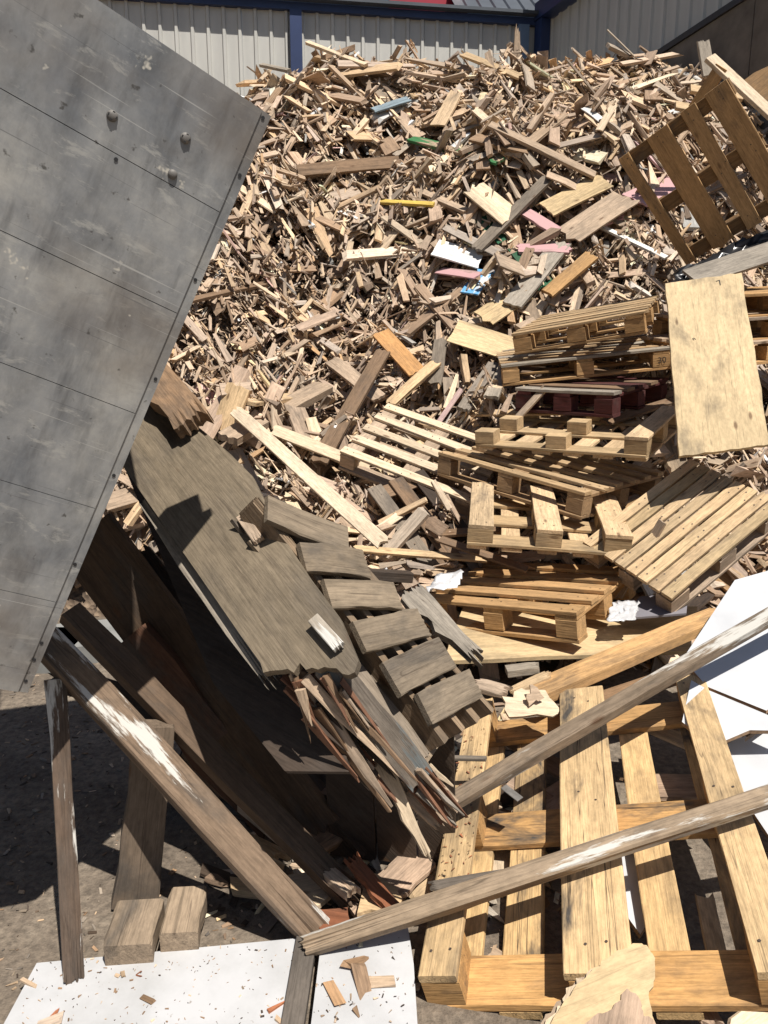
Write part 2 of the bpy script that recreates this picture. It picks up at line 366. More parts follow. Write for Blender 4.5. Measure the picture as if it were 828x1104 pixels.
shed = empty('clad_shed', mat4(np.stack([wu, -wn, np.array([0, 0, 1.])], 1), np.array([A[0], A[1], 0])))
tag(shed, 'grey ribbed metal shed with blue eave beam and posts behind the wood heap', 'building')
x = 0
cv = corrugated(.94, 0, EAVE - .02); cme = None
while x < wl - .2:
    if cme is None: o = mesh_obj('cladding_sheet', *cv, M_CLAD, shed); cme = o.data
    else: o = bpy.data.objects.new('cladding_sheet', cme); COL.objects.link(o); o.parent = shed
    o.location = (x, 0, 0); x += .942
pa = PZ(318, 20, EAVE); 
mesh_obj('eave_beam', *box_geo(-.5, wl + .05, -.09, .10, EAVE - .02, EAVE + .085), M_BLUE, shed)
mesh_obj('gutter', *box_geo(-.5, wl + .35, -.22, -.08, EAVE + .09, EAVE + .135), M_ROOF, shed)
def along(px, py):   # distance along wall of a photo pixel
    p = on_plane(px, py, A, wn); return (p - A) @ wu
for px in (319, 562):
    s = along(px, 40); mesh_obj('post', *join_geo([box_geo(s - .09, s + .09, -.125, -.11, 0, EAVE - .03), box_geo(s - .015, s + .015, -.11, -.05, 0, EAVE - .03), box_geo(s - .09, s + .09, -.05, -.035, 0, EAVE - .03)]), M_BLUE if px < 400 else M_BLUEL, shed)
# low roof rising behind the gutter, in ribbed sheets
for i in range(5):
    x0 = along(490, 10) + i * .95
    V, Fc = corrugated(.94, 0, 4.5, pitch=.235); o = mesh_obj('roof_sheet', V, Fc, M_ROOF, shed); o.location = (x0, -.1, EAVE + .15); o.rotation_euler = (math.radians(-52), 0, 0)
x0 = along(425, 2); x1 = along(512, 5)
mesh_obj('fascia', *box_geo(x0, x1, .5, .65, EAVE + .2, EAVE + 1.1), M_RED, shed)

# ---- right wing of the shed, its wall seen at a slant
Bc = A + wu * (wl - .02)
Rf = PZ(660, -6, EAVE); rw = unit([.36, -.93, 0])
wing = empty('shed_wing', mat4(np.stack([rw, np.array([-rw[1], rw[0], 0]), np.array([0, 0, 1.])], 1), np.array([Bc[0], Bc[1], 0])))
tag(wing, 'shaded grey clad wing of the shed above the concrete wall at top right', 'building')
V, Fc = corrugated(.94, 0, EAVE + .02); wme = None
for i in range(9):
    if wme is None: o = mesh_obj('cladding_sheet', V, Fc, M_CLAD, wing); wme = o.data
    else: o = bpy.data.objects.new('cladding_sheet', wme); COL.objects.link(o); o.parent = wing
    o.location = (.03 + i * .942, 0, 0)
mesh_obj('eave_beam', *box_geo(.05, 9, -.22, .1, EAVE + .03, EAVE + .28), M_BLUE, wing)
for s in (.14, 4.6): mesh_obj('post', *box_geo(s - .1, s + .1, -.2, -.04, 0, EAVE + .02), M_BLUE, wing)
for i in range(6):
    o = mesh_obj('roof_sheet', *corrugated(.94, 0, 4.0), M_ROOF, wing); o.location = (.1 + i * .95, -.45, EAVE + .32); o.rotation_euler = (math.radians(-75), 0, 0)

# ---- concrete push wall on the right
q0 = PT(690, 74, 9.6); q1 = PT(842, 2, 7.3); q1[2] = q0[2] - .05
wd = unit([q1[0] - q0[0], q1[1] - q0[1], 0])
push = empty('concrete_push_wall', mat4(np.stack([wd, np.array([-wd[1], wd[0], 0]), np.array([0, 0, 1.])], 1), np.array([q0[0], q0[1], 0])))
tag(push, 'dark stained concrete push wall beside the heap at upper right', 'wall')
for i in range(5):
    mesh_obj('concrete_panel', *box_geo(-2.4 + i * 1.5, -.912 + i * 1.5, 0, .25, 0, q0[2]), M_CONC, push)
mesh_obj('coping', *box_geo(-2.4, 5.1, -.03, .30, q0[2] + .002, q0[2] + .07), M_DARK, push)

# ================================================================== PALLETS (poses first: the heap keeps clear of them)
POSE = {}
def setp(k, R, t, L, Wd): POSE[k] = (R, np.array(t), L, Wd)
setp('front', *fit_pose([(449, 1055), (870, 1047), (757, 728), (507, 752)], .88, 1.2, 2.3), .88, 1.2)
setp('low', *fit_pose([(455, 646), (618, 659), (689, 613), (523, 603)], .85, .75, 3.7), .85, .75)
setp('upturned', *fit_pose([(503, 567), (684, 577), (655, 530), (515, 518)], .8, .67, 3.55), .8, .67)
setp('tilted', *fit_pose([(373, 488), (505, 540), (548, 482), (417, 433)], .9, .7, 4.3), .9, .7)
setp('long', *fit_pose([(475, 487), (629, 531), (720, 509), (560, 472)], 1.03, .87, 4.55), 1.03, .87)
setp('numbered', *fit_pose([(516, 481), (694, 490), (740, 458), (563, 446)], 1.0, .8, 4.5), 1.0, .8)
R, t, L, Wd = POSE['numbered']; POSE['numbered'] = (R, t + R[:, 2] * .10, L, Wd)
def edge_pose(a, b, n, Wd):
    A_, B_ = PT(*a), PT(*b); u = B_ - A_; L = np.linalg.norm(u); u = u / L; n = np.array(n, float); n = unit(n - u * (u @ n)); return np.stack([u, np.cross(n, u), n], 1), A_, L, Wd
setp('red', *edge_pose((555, 418, 4.80), (662, 423, 4.35), (-.02, -.10, 1), .8))
setp('mid', *edge_pose((540, 394, 4.90), (724, 374, 4.75), (-.10, -.12, 1), .8))
setp('top', *edge_pose((551, 360, 4.95), (694, 335, 4.55), (-.14, -.14, 1), .85))
setp('slatted', *plane_pose([(724, 645), (845, 543), 0, (674, 548)], 3.35, (-.25, -.50, .83)))
uq = on_plane(667, 172, PT(739, 287, 5.2), unit((.42, .80, .42)))
setp('upright', *plane_pose([(667, 172), (739, 287), 0, (791, 98)], (uq - CP) @ fw, (.42, .80, .42)))

LIMIT = []       # (plan quad, plane point, normal, thickness): heap pieces stay below these
def limit_quad(P, th=.16):
    P = np.array(P); n = np.cross(P[1] - P[0], P[3] - P[0]); n = n / np.linalg.norm(n)
    if n[2] < 0: n = -n
    LIMIT.append((P[:, :2], P[0], n, th))
for k, (R, t, L, Wd) in POSE.items():
    limit_quad([t, t + R[:, 0] * L, t + R[:, 0] * L + R[:, 1] * Wd, t + R[:, 1] * Wd], .17 if k != 'upright' else .3)
SHEETQ = [PT(732, 493, 3.6), PT(829, 480, 3.6), PT(799, 295, 4.25), PT(717, 307, 4.25)]
limit_quad(SHEETQ, .25)
HSHEET = [PZ(478, 714, .27), PZ(745, 703, .30), PZ(752, 655, .33), PZ(500, 655, .30)]
limit_quad(HSHEET, .05)

# ================================================================== THE HEAP
GX0, GX1, GY0, GY1, GS = -5.0, 5.6, 2.4, 13.0, .025
gx = np.arange(GX0, GX1, GS); gy = np.arange(GY0, GY1, GS); XX, YY = np.meshgrid(gx, gy, indexing='ij')
def base_h(X, Y):
    p = np.interp(Y, [2.4, 3.1, 3.6, 4.0, 4.6, 5.3, 6.3, 7.3, 7.9, 8.7, 9.5, 10.4, 11.3, 13],
                     [-.10, .02, .16, .30, .66, 1.22, 2.26, 3.12, 3.75, 4.55, 4.98, 4.9, 4.3, 3.4])
    yy = np.clip((Y - 5) / 4.5, 0, 1)
    side = np.interp(X, [-5, -3.4, -2.2, -1.2, 0.2, .9, 2.2, 3.0, 3.9, 5.6], [-1.6, -.95, -.52, -.20, .05, .10, .20, .02, -.42, -.8]) * yy
    r = np.random.default_rng(3); nse = 0
    for i in range(14):
        a = r.uniform(0, 6.28); w = r.uniform(1.0, 5.5); ph = r.uniform(0, 6.28); nse = nse + math.cos(1) * .22 / w * np.sin(w * (X * math.cos(a) + Y * math.sin(a)) + ph)
    low = np.where((X < -.7) & (Y < 4.6), np.clip((-.7 - X) / .8, 0, 1) * np.clip((4.6 - Y) / .7, 0, 1), 0) * .55
    return p + side + nse * np.clip((Y - 3) / 1.5, .1, 1) * 1.3 - low
BASE = base_h(XX, YY) - np.interp(YY, [3, 4.5, 7, 9.5, 11], [.16, .26, .42, .62, .62])
H = BASE.copy()
def gidx(x, y): return (np.clip(((x - GX0) / GS).astype(int), 0, len(gx) - 1), np.clip(((y - GY0) / GS).astype(int), 0, len(gy) - 1))
def too_high(x, y, z):
    for q, p0, n, th in LIMIT:
        c = q.mean(0)
        if abs(x - c[0]) > 1.3 or abs(y - c[1]) > 1.3: continue
        s = 0; ins = True
        for i in range(4):
            a = q[i]; b = q[(i + 1) % 4]; cr = (b[0] - a[0]) * (y - a[1]) - (b[1] - a[1]) * (x - a[0])
            if s == 0: s = cr
            elif s * cr < 0: ins = False; break
        if ins and n[2] > .1:
            zp = p0[2] - (n[0] * (x - p0[0]) + n[1] * (y - p0[1])) / n[2]
            if z > zp - th: return True
    return False
NSMP = 7; SN = np.linspace(-.5, .5, NSMP); PI_, PJ_ = [a.ravel() for a in np.meshgrid(range(0, 3), range(4, 7), indexing='ij')]
TN = np.array([-.5, 0, .5])
def drop(x, y, yaw, L, Wd, T, tilt=0., commit=True):
    c, s = math.cos(yaw), math.sin(yaw); a = SN * L; b = TN * Wd
    xs = x + a[:, None] * c - b[None] * s; ys = y + a[:, None] * s + b[None] * c
    ix, iy = gidx(xs, ys); h = H[ix, iy]; hm = h.max(1)
    v = (hm[PI_] * a[PJ_] - hm[PJ_] * a[PI_]) / (a[PJ_] - a[PI_]); k = int(v.argmax())
    z0 = max(v[k], hm[3]); sl_ = (hm[PJ_[k]] - hm[PI_[k]]) / (a[PJ_[k]] - a[PI_[k]])
    if z0 > v[k] + 1e-4: sl_ = (h[:, 1][4:].mean() - h[:, 1][:3].mean()) / (L * .66)
    sl_ = max(-1.3, min(1.3, sl_ + tilt)); ro = max(-1.0, min(1.0, .85 * (h[:, 2].mean() - h[:, 0].mean()) / Wd))
    u = unit((c, s, sl_)); w = np.array((-s, c, ro)); w = unit(w - u * (u @ w)); n = np.cross(u, w)
    cz = z0 + T * .5 * .8 + .5 * abs(ro) * 0
    if too_high(x, y, cz) or too_high(x + u[0] * L * .45, y + u[1] * L * .45, cz + u[2] * L * .45) or too_high(x - u[0] * L * .45, y - u[1] * L * .45, cz - u[2] * L * .45): return None
    if commit:
        top = cz + T * .5 + sl_ * a[:, None] + ro * b[None]
        H[ix, iy] = np.maximum(h, np.minimum(top, h + .12))
    return np.array((x, y, cz)), np.stack([u, w, n], 1)

def in_view(P, m=60):
    q = P - CP; z = q @ fw
    if z < .3: return False
    a = 414 + F * (q @ rt) / z; b = 552 + F * (q @ dn) / z
    return -m < a < 828 + m and -m < b < 1104 + m
CHIPCOL = [('tan', .30), ('pine', .12), ('pale', .14), ('brown', .12), ('mdf', .13), ('lgrey', .09), ('grey', .07), ('dark', .02), ('honey', .025), ('white', .018), ('pink', .006), ('bluegrey', .006)]
CN = [c for c, _ in CHIPCOL]; CW = np.array([w for _, w in CHIPCOL]); CW = CW / CW.sum()
BX = np.array([(sx, sy, sz) for sz in (-.5, .5) for sy in (-.5, .5) for sx in (-.5, .5)])
BF = np.array([(0, 2, 3, 1), (4, 5, 7, 6), (0, 1, 5, 4), (2, 6, 7, 3), (0, 4, 6, 2), (1, 3, 7, 5)])
DUST = np.array((.41, .305, .225))
def dusty(c, k=.38): return np.asarray(PAL[c] if isinstance(c, str) else c) * (1 - k) + DUST * k
class Chips:
    def __init__(s): s.V = []; s.G = []; s.C = []
    def add(s, pos, R, L, Wd, T, col, wear):
        b = BX.copy()
        b[:, 0] += RNG.normal(0, .07, 8) * min(1.5, .08 / L + .6)
        if RNG.random() < .45:          # splinter: one end tapers
            e = b[:, 0] > 0; k = RNG.uniform(.1, .6); b[e, 1] = b[e, 1] * k + RNG.uniform(-.3, .3); b[e, 2] *= RNG.uniform(.4, 1)
        col = np.clip(np.asarray(col) * (1.22, 1.22, 1.22), 0, .8); b[:, 1] += RNG.normal(0, .05, 8); b[:, 2] += RNG.normal(0, .06, 8)
        loc = b * (L, Wd, T); s.V.append(loc @ R.T + pos); s.G.append(loc + RNG.random(3) * 40); s.C.append(np.tile([*col, wear], (8, 1)))
    def build(s, name, mat=None):
        n = len(s.V); V = np.concatenate(s.V); Fc = (BF[None] + 8 * np.arange(n)[:, None, None]).reshape(-1, 4)
        me = bpy.data.meshes.new(name); me.vertices.add(len(V)); me.vertices.foreach_set('co', V.astype(np.float32).ravel())
        me.loops.add(Fc.size); me.loops.foreach_set('vertex_index', Fc.astype(np.int32).ravel())
        me.polygons.add(len(Fc)); me.polygons.foreach_set('loop_start', np.arange(0, Fc.size, 4, dtype=np.int32)); me.polygons.foreach_set('loop_total', np.full(len(Fc), 4, np.int32))
        me.polygons.foreach_set('use_smooth', np.zeros(len(Fc), bool)); me.update(calc_edges=True); set_attrs(me, np.concatenate(s.G), np.concatenate(s.C)); me.materials.append(mat or MW)
        o = bpy.data.objects.new(name, me); COL.objects.link(o); return o
# heap core (what shows dark between the pieces)
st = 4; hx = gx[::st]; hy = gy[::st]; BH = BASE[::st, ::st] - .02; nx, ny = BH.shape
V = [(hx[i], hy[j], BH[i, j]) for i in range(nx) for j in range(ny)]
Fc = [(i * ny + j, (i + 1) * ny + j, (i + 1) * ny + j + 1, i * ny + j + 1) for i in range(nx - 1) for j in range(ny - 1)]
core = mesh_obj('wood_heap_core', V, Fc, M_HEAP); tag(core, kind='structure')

chips = Chips()
def zone(y):   # median length of pieces by height on the heap
    return float(np.interp(y, [2.6, 4.2, 4.9, 5.6, 6.6, 7.4, 8.4, 11], [.10, .14, .11, .08, .09, .15, .18, .18]))
def scatter(N, ymin, ymax, big=1., tilt=.18, am=-1.45):
    for _ in range(N):
        y = RNG.uniform(ymin, ymax); half = y * .60 + .5; x = RNG.uniform(-half, min(half, 4.6))
        if y < 4.4 and x < -.9: continue
        L = min(.75, zone(y) * big * math.exp(RNG.normal(0, .55))); asp = math.exp(RNG.normal(am, .5)); Wd = max(.008, min(L * min(asp, .9), .14)); T = min(.03, max(.003, Wd * RNG.uniform(.12, .5)))
        yaw = RNG.uniform(0, math.pi)
        if RNG.random() < .35: yaw = RNG.normal(0, .5)
        r = drop(x, y, yaw, L, Wd, T, RNG.normal(0, tilt))
        if r is None: continue
        cn = CN[RNG.choice(len(CN), p=CW)]; col = vary(dusty(cn, .38 if cn not in ('white', 'pink') else .1), .17); chips.add(r[0], r[1], L, Wd, T, col, RNG.uniform(0, .6))
scatter(4200, 3.5, 5.2)
scatter(9500, 5.0, 7.4)
scatter(8200, 7.0, 10.6)
scatter(3200, 4.2, 10.4, 1.75, .25, -2.0)
scatter(3800, 4.4, 7.2, .6, .3)
scatter(1800, 7.0, 10.2, .45, .3)
def slivers(N, ymin, ymax):
    for _ in range(N):
        y = RNG.uniform(ymin, ymax); half = y * .56 + .4; x = RNG.uniform(-half, min(half, 4.4))
        if y < 4.4 and x < -.9: continue
        L = (.05 + .006 * y) * math.exp(RNG.normal(0, .5)); Wd = max(.005, L * RNG.uniform(.06, .28)); T = max(.003, Wd * RNG.uniform(.2, .5))
        r = drop(x, y, RNG.uniform(0, math.pi), L, Wd, T, RNG.normal(0, .35), commit=False)
        if r is not None: chips.add(r[0], r[1], L, Wd, T, vary(dusty(CN[RNG.choice(len(CN), p=CW)], .45), .17), .3)
slivers(13000, 4.0, 7.4); slivers(8000, 7.0, 10.2)
tag(chips.build('shredded_wood_pile'), 'heap of shredded wood splinters and chips filling the yard behind the pallets', 'wood chips', kind='stuff')

# ---- countable pieces lying on the heap
def pix(p):
    q = p - CP; z = q @ fw; return 414 + F * (q @ rt) / z, 552 + F * (q @ dn) / z
def place_word(p):
    a, b = pix(p)
    v_ = 'at the heap top' if b < 150 else 'on the upper heap' if b < 260 else 'on the middle heap' if b < 390 else 'at the heap foot'
    h_ = 'near the steel panel' if a < 360 else 'in the centre' if a < 560 else 'on the right'
    return v_ + ' ' + h_
def slant_word(p, u):
    x0, y0 = pix(p - u * .1); x1, y1 = pix(p + u * .1)
    if x1 < x0: x0, x1, y0, y1 = x1, x0, y1, y0
    t = math.degrees(math.atan2(y0 - y1, x1 - x0))
    return 'lying level' if abs(t) < 14 else 'standing steep' if abs(t) > 65 else 'rising to the right' if t > 0 else 'falling to the right'
KIND = dict(pine='pale pine', pale='pale cream', tan='tan', brown='brown', lgrey='light grey', grey='grey', honey='honey', mdf='light brown', dark='dark brown', white='white painted')
def fragment(x, y, yaw, L, Wd, T, col, tilt=0., name=None, label=None, mat=None, wear=None, jag=True, group=None):
    r = drop(x, y, yaw, L, Wd, T, tilt)
    if r is None: return None
    nm = name or ('broken_board' if Wd > .085 else 'broken_batten' if L > .3 else 'wood_offcut')
    j0 = L * RNG.uniform(.02, .12) if jag and RNG.random() < .7 else 0; j1 = L * RNG.uniform(.02, .14) if jag and RNG.random() < .7 else 0
    V, Fc = plank_geo(L, Wd, T, min(j0, .08), min(j1, .08), bow=RNG.normal(0, .006) * (L > .3), bev=.002, rough=.004 if jag else .001, taper=RNG.uniform(.6, 1.05) if jag else 1, ns=3, nc=5)
    o = wood_obj(nm, V, Fc, np.clip(dusty(col, .3) * 1.15, 0, .75), RNG.uniform(.1, .7) if wear is None else wear, mat, None, mat4(r[1], r[0]))
    kind = nm.replace('_', ' ')
    pw = place_word(r[0])
    lab = label or '%s %s %s %s %s' % ('long' if L > .5 else 'short' if L < .3 else 'medium', KIND.get(col, 'wooden'), kind.replace('wood ', '').replace('broken ', ''), slant_word(r[0], r[1][:, 0]), pw)
    tag(o, lab, 'board' if 'board' in nm else 'batten' if 'batten' in nm else 'offcut', group or '%s pieces %s' % (kind, pw)); return o
cnt = 0; tries = 0
while cnt < 215 and tries < 2000:
    tries += 1
    py = RNG.uniform(45, 600); px = RNG.uniform(190, 800)
    r_ = ray(px, py); t = 3.0; hit = None
    while t < 13:
        p = CP + r_ * t; i, j = gidx(np.array([p[0]]), np.array([p[1]]))
        if p[2] < H[i[0], j[0]]: hit = p; break
        t += .03
    if hit is None or hit[1] < 3.9 or (hit[1] < 5 and hit[0] < -1.3): continue
    k = zone(hit[1]); L = float(np.clip(k * 1.75 * math.exp(RNG.normal(0, .4)), .14, .75)); Wd = float(np.clip(RNG.choice([.022, .035, .05, .075, .11, .17], p=[.22, .26, .24, .14, .09, .05]), .02, L * .8)); T = float(RNG.choice([.012, .018, .022, .045], p=[.25, .3, .3, .15]))
    col = CN[RNG.choice(7, p=CW[:7] / CW[:7].sum())]
    if fragment(hit[0], hit[1], RNG.uniform(0, math.pi), L, Wd, min(T, Wd), col, RNG.normal(0, .3)): cnt += 1

# pieces that can be picked out in the photograph, laid on the heap where they are seen
def hit_heap(px, py):
    r_ = ray(px, py); t = 2.6
    while t < 13:
        p = CP + r_ * t; i, j = gidx(np.array([p[0]]), np.array([p[1]]))
        if p[2] < H[i[0], j[0]]: return p
        t += .01
    return PT(px, py, 10)
def laid(name, a, b, wpx, T, col, label, cat, mat=None, wear=.4, lift=.03, up=None, jag=.03, **kw):
    p1 = hit_heap(*a); p2 = hit_heap(*b)
    d1 = (p1 - CP) @ fw; d2 = (p2 - CP) @ fw
    if abs(d1 - d2) > 1.0:      # one end shows over a dip: keep the piece at the nearer contact's slope
        if d1 < d2: p2 = PT(*b, d1 + .5)
        else: p1 = PT(*a, d2 + .5)
    u = np.array(up if up is not None else (-.1, -.62, .78)); c = (p1 + p2) / 2; wdt = wpx / F * ((c - CP) @ fw)
    p1 = p1 + u * lift; p2 = p2 + u * lift
    o = stick(name, p1, p2, wdt, T, col, wear, mat, up=u, jag0=jag, jag1=jag, ns=4, nc=8, rough=.003, **kw); tag(o, label, cat); return o
H0 = H.copy()
laid('green_board', (444, 153), (538, 178), 13, .03, 'mdf', 'long green painted board lying high on the heap', 'board', MGREEN)
laid('yellow_batten', (408, 221), (468, 224), 7, .025, 'yellow', 'thin yellow batten lying on the heap', 'batten', jag=0)
laid('tan_batten', (448, 207), (502, 231), 9, .03, 'tan', 'tan batten sloping beside the thin yellow one', 'batten')
laid('plank', (514, 278), (590, 203), 13, .035, 'grey', 'long dark grey plank lying diagonally beside the green edged board', 'plank', lift=.09)
laid('chipboard_piece', (512, 212), (550, 243), 30, .018, 'pale', 'cream chipboard piece with green edge in the heap centre', 'board', lift=.07, jag=.05)
laid('green_sheet', (520, 238), (545, 262), 22, .012, 'green', 'green sheet showing under the cream chipboard piece', 'panel', lift=.03)
laid('green_sheet', (556, 270), (588, 312), 20, .012, 'green', 'green sheet between tan board and pink boards', 'panel', lift=.03)
laid('white_board', (470, 278), (518, 292), 30, .015, 'white', 'white painted board scrap with smudged print on the heap', 'board', MMULTI, lift=.10, jag=.012)
laid('pink_board', (474, 300), (516, 306), 14, .015, 'pink', 'pink strip below the white painted scrap', 'board', MPINKB, lift=.075, jag=.01)
laid('blue_board', (506, 325), (524, 300), 20, .015, 'white', 'white scrap with blue paint below the pink strip', 'board', MBLUE, lift=.075, jag=.012)
laid('board_piece', (536, 290), (562, 300), 26, .02, 'tan', 'tan square board piece right of the white scrap', 'board', lift=.08, jag=.01)
laid('plywood_piece', (522, 352), (562, 325), 30, .012, 'ply', 'small pale plywood piece above the larger pale one', 'board', lift=.08, jag=.04)
laid('plywood_piece', (490, 368), (552, 388), 38, .012, 'ply', 'larger pale plywood piece left of the pallet stack', 'board', lift=.10, jag=.05)
laid('pink_board', (560, 278), (612, 278), 16, .03, 'pink', 'pink broken board in the heap right of the green sheet', 'board', MPINKB, lift=.08, jag=.05)
laid('pink_board', (566, 238), (598, 258), 14, .025, 'pink', 'pinkish slat above the pink broken board', 'board', MPINKB, lift=.08)
laid('plank', (552, 340), (604, 275), 22, .03, 'lgrey', 'pale grey plank leaning up beside the top pallet', 'plank', lift=.10)
laid('plank', (590, 328), (636, 288), 16, .03, 'honey', 'honey brown plank just right of the pale grey plank', 'plank', lift=.10)
laid('wide_board', (590, 235), (650, 205), 30, .02, 'ply', 'wide pale board left of the brown upright pallet', 'board', lift=.08, jag=.07)
laid('wide_board', (612, 262), (672, 222), 34, .02, 'tan', 'wide tan board below the wide pale one', 'board', lift=.07, jag=.07)
laid('pink_sheet', (684, 222), (740, 196), 34, .02, 'pink', 'pink sheet behind the brown upright pallet', 'board', MPINKB, lift=.05, jag=.04)
laid('pink_sheet', (640, 250), (668, 240), 14, .02, 'pink', 'small pink sheet left of the brown upright pallet', 'board', MPINKB, lift=.06, jag=.03)
laid('white_stick', (646, 256), (716, 290), 6, .02, 'white', 'thin white stick below the brown upright pallet', 'stick', lift=.10, jag=0)
laid('blue_grey_board', (404, 128), (440, 116), 13, .02, 'bluegrey', 'blue grey board end near the heap top', 'board', lift=.08)
laid('white_scrap', (722, 128), (742, 122), 9, .01, 'white', 'white scrap on the heap right of centre', 'scrap', lift=.06)
laid('white_scrap', (630, 124), (646, 136), 9, .01, 'white', 'small white scrap high on the heap', 'scrap', lift=.06)
laid('white_scrap', (338, 352), (366, 346), 8, .01, 'white', 'white chip on the fine splinters left of centre', 'scrap', lift=.05)
laid('thin_pole', (333, 59), (396, 84), 5, .03, 'pale', 'thin pole sticking out left at the heap top', 'pole', lift=.12, jag=0)
laid('thin_pole', (284, 81), (314, 88), 5, .03, 'lgrey', 'short thin pole jutting out left of the blue post', 'pole', lift=.10, jag=0)
laid('long_plank', (322, 188), (430, 178), 14, .03, 'brown', 'long brown plank under the ledge of the heap', 'plank', lift=.05, up=(0, -.9, .4))
laid('plank', (206, 330), (285, 312), 8, .03, 'brown', 'narrow brown plank beside the steel panel edge', 'plank', lift=.05)
laid('plank', (528, 142), (640, 196), 12, .03, 'tan', 'long tan plank across the upper heap', 'plank', lift=.06)
laid('plank', (500, 68), (560, 92), 10, .03, 'pine', 'pine plank sloping near the heap top', 'plank', lift=.08)
ps = hit_heap(557, 58); o = stick('upright_stick', ps - np.array((0, 0, .1)), ps + np.array((.0, 0, .20)), .09, .03, 'tan', .4, up=(0, -1, 0), jag1=.12, nc=8, ns=4, taper=.55); tag(o, 'broken board standing upright on the heap skyline', 'board')
# foot of the heap, between plywood and pallets
laid('beam', (252, 490), (352, 432), 24, .06, 'tan', 'thick tan beam end lying behind the weathered plywood', 'beam', lift=.14, jag=.02)
laid('board', (246, 478), (262, 432), 30, .02, 'pine', 'short wide pine board beside the plywood edge', 'board', lift=.12, jag=.02)
laid('plank', (270, 446), (340, 436), 20, .03, 'pine', 'short pine plank above the thick tan beam', 'plank', lift=.10)
laid('plank', (262, 465), (415, 606), 15, .02, 'pale', 'long pale plank running down beside the slatted skid', 'plank', lift=.18, jag=.04)
laid('plank', (300, 480), (400, 520), 14, .02, 'pale', 'pale plank crossing below the thick tan beam', 'plank', lift=.14)
laid('leaning_plank', (350, 522), (416, 404), 17, .03, 'brown', 'brown plank leaning beside the pale tilted pallet', 'plank', lift=.22, jag=.03)
laid('plank', (424, 452), (470, 410), 12, .03, 'pine', 'short pine plank behind the pale tilted pallet', 'plank', lift=.16)
laid('grey_plank', (470, 430), (476, 385), 14, .03, 'grey', 'short grey plank upright above the pale tilted pallet', 'plank', lift=.16)
laid('grey_plank', (500, 462), (532, 412), 13, .03, 'grey', 'grey plank leaning left of the pallet stack', 'plank', lift=.18)
laid('grey_plank', (530, 450), (548, 405), 14, .03, 'lgrey', 'light grey plank standing next to the numbered pallet', 'plank', lift=.18)
laid('plank', (360, 400), (410, 440), 16, .03, 'tan', 'tan plank at the upper end of the brown leaning plank', 'plank', lift=.10)
laid('reddish_board', (412, 370), (450, 412), 20, .02, 'orange', 'reddish split board left of the plywood pieces', 'board', lift=.10, jag=.08)

# ================================================================== STEEL PANEL AT LEFT
r1 = np.array(ray(293, 125)); r2 = np.array(ray(30, 748)); dv = ray(1600, 1000)
D1 = 1.5; ed = r2 * (r1 @ dv) - r1 * (r2 @ dv); kk = D1 / (r2 @ dv); TR = CP + r1 * D1; el = np.linalg.norm(ed) * kk
pe = unit(ed); pu = unit(dv); pn = np.cross(pe, pu)
if pn @ (CP - TR) < 0: pn = -pn
# local frame: x along the planks to the left, y down the free edge, z out towards the camera
PR = np.stack([-pu, pe, np.cross(-pu, pe)], 1); zs = 1 if PR[:, 2] @ pn > 0 else -1
panel = empty('steel_panel', mat4(PR, TR)); tag(panel, 'huge scuffed grey steel panel of welded planks with bolts, slanting in from the left', 'metal panel')
PLEN = 2.3
def ploc(px, py):
    p = on_plane(px, py, TR, pn) - TR; return p @ -pu, p @ pe
EDGE = ploc(270, 150)[0]
seams = [0.0] + [ploc(x, y)[1] for x, y in ((230, 225), (185, 335), (138, 443), (95, 546), (50, 647))] + [el]
seams = sorted(seams)
def pbox(name, x0, x1, y0, y1, z0, z1, mat, par=panel):
    if zs < 0: z0, z1 = -z1, -z0
    V, Fc = box_geo(x0, x1, y0, y1, z0, z1); return mesh_obj(name, V, Fc, mat, par)
for i in range(len(seams) - 1):
    pbox('plank', EDGE + .0005, PLEN, seams[i] + .0007, seams[i + 1] - .0007, -.035, 0, M_STEEL)
pbox('edge_strip', 0, EDGE, 0, el, -.033, -.004, M_STEEL)
pbox('backing_plate', .02, PLEN, .02, el - .02, -.06, -.037, M_DARK)
def dome(px, py, r, h, cross):
    cx, cy = ploc(px, py); V = []; Fc = []; n = 16
    for k, (rr, zz) in enumerate(((1, 0), (.95, .35), (.75, .75), (.4, .97))):
        for i in range(n): V.append((cx + r * rr * math.cos(i * 2 * math.pi / n), cy + r * rr * math.sin(i * 2 * math.pi / n), zs * (.001 + h * zz)))
    V.append((cx, cy, zs * (.001 + h))); 
    for k in range(3):
        for i in range(n): a = k * n + i; b = k * n + (i + 1) % n; Fc.append((a, b, b + n, a + n))
    for i in range(n): Fc.append((3 * n + i, 3 * n + (i + 1) % n, 4 * n))
    o = mesh_obj('bolt', V, Fc, M_BOLT, panel)
    for p in o.data.polygons: p.use_smooth = True
    if cross:
        a, b = join_geo([box_geo(cx - r * .8, cx + r * .8, cy - .002, cy + .002, 0, h * 1.02), box_geo(cx - .002, cx + .002, cy - r * .8, cy + r * .8, 0, h * 1.02)])
        mesh_obj('slot', [(x, y, zs * z) for x, y, z in a], b, M_DARK, o)
dome(121, 125, .0105, .006, True); dome(200, 149, .0105, .006, True); dome(186, 188, .0095, .006, False)
for px, py in ((284, 127), (259, 189), (211, 302), (168, 409), (123, 513), (81, 609), (45, 694), (28, 735), (37, 712), (125, 172)):
    cx, cy = ploc(px, py); a = [(cx + .004 * math.cos(i * math.pi / 5), cy + .004 * math.sin(i * math.pi / 5), zs * (-.0025 if cx < EDGE else .0015)) for i in range(10)]
    mesh_obj('hole', a, [tuple(range(10))], M_DARK, panel)
cx, cy = ploc(262, 205)
pbox('bracket', -.012, .08, cy - .07, cy + .07, -.14, -.064, M_DARK)
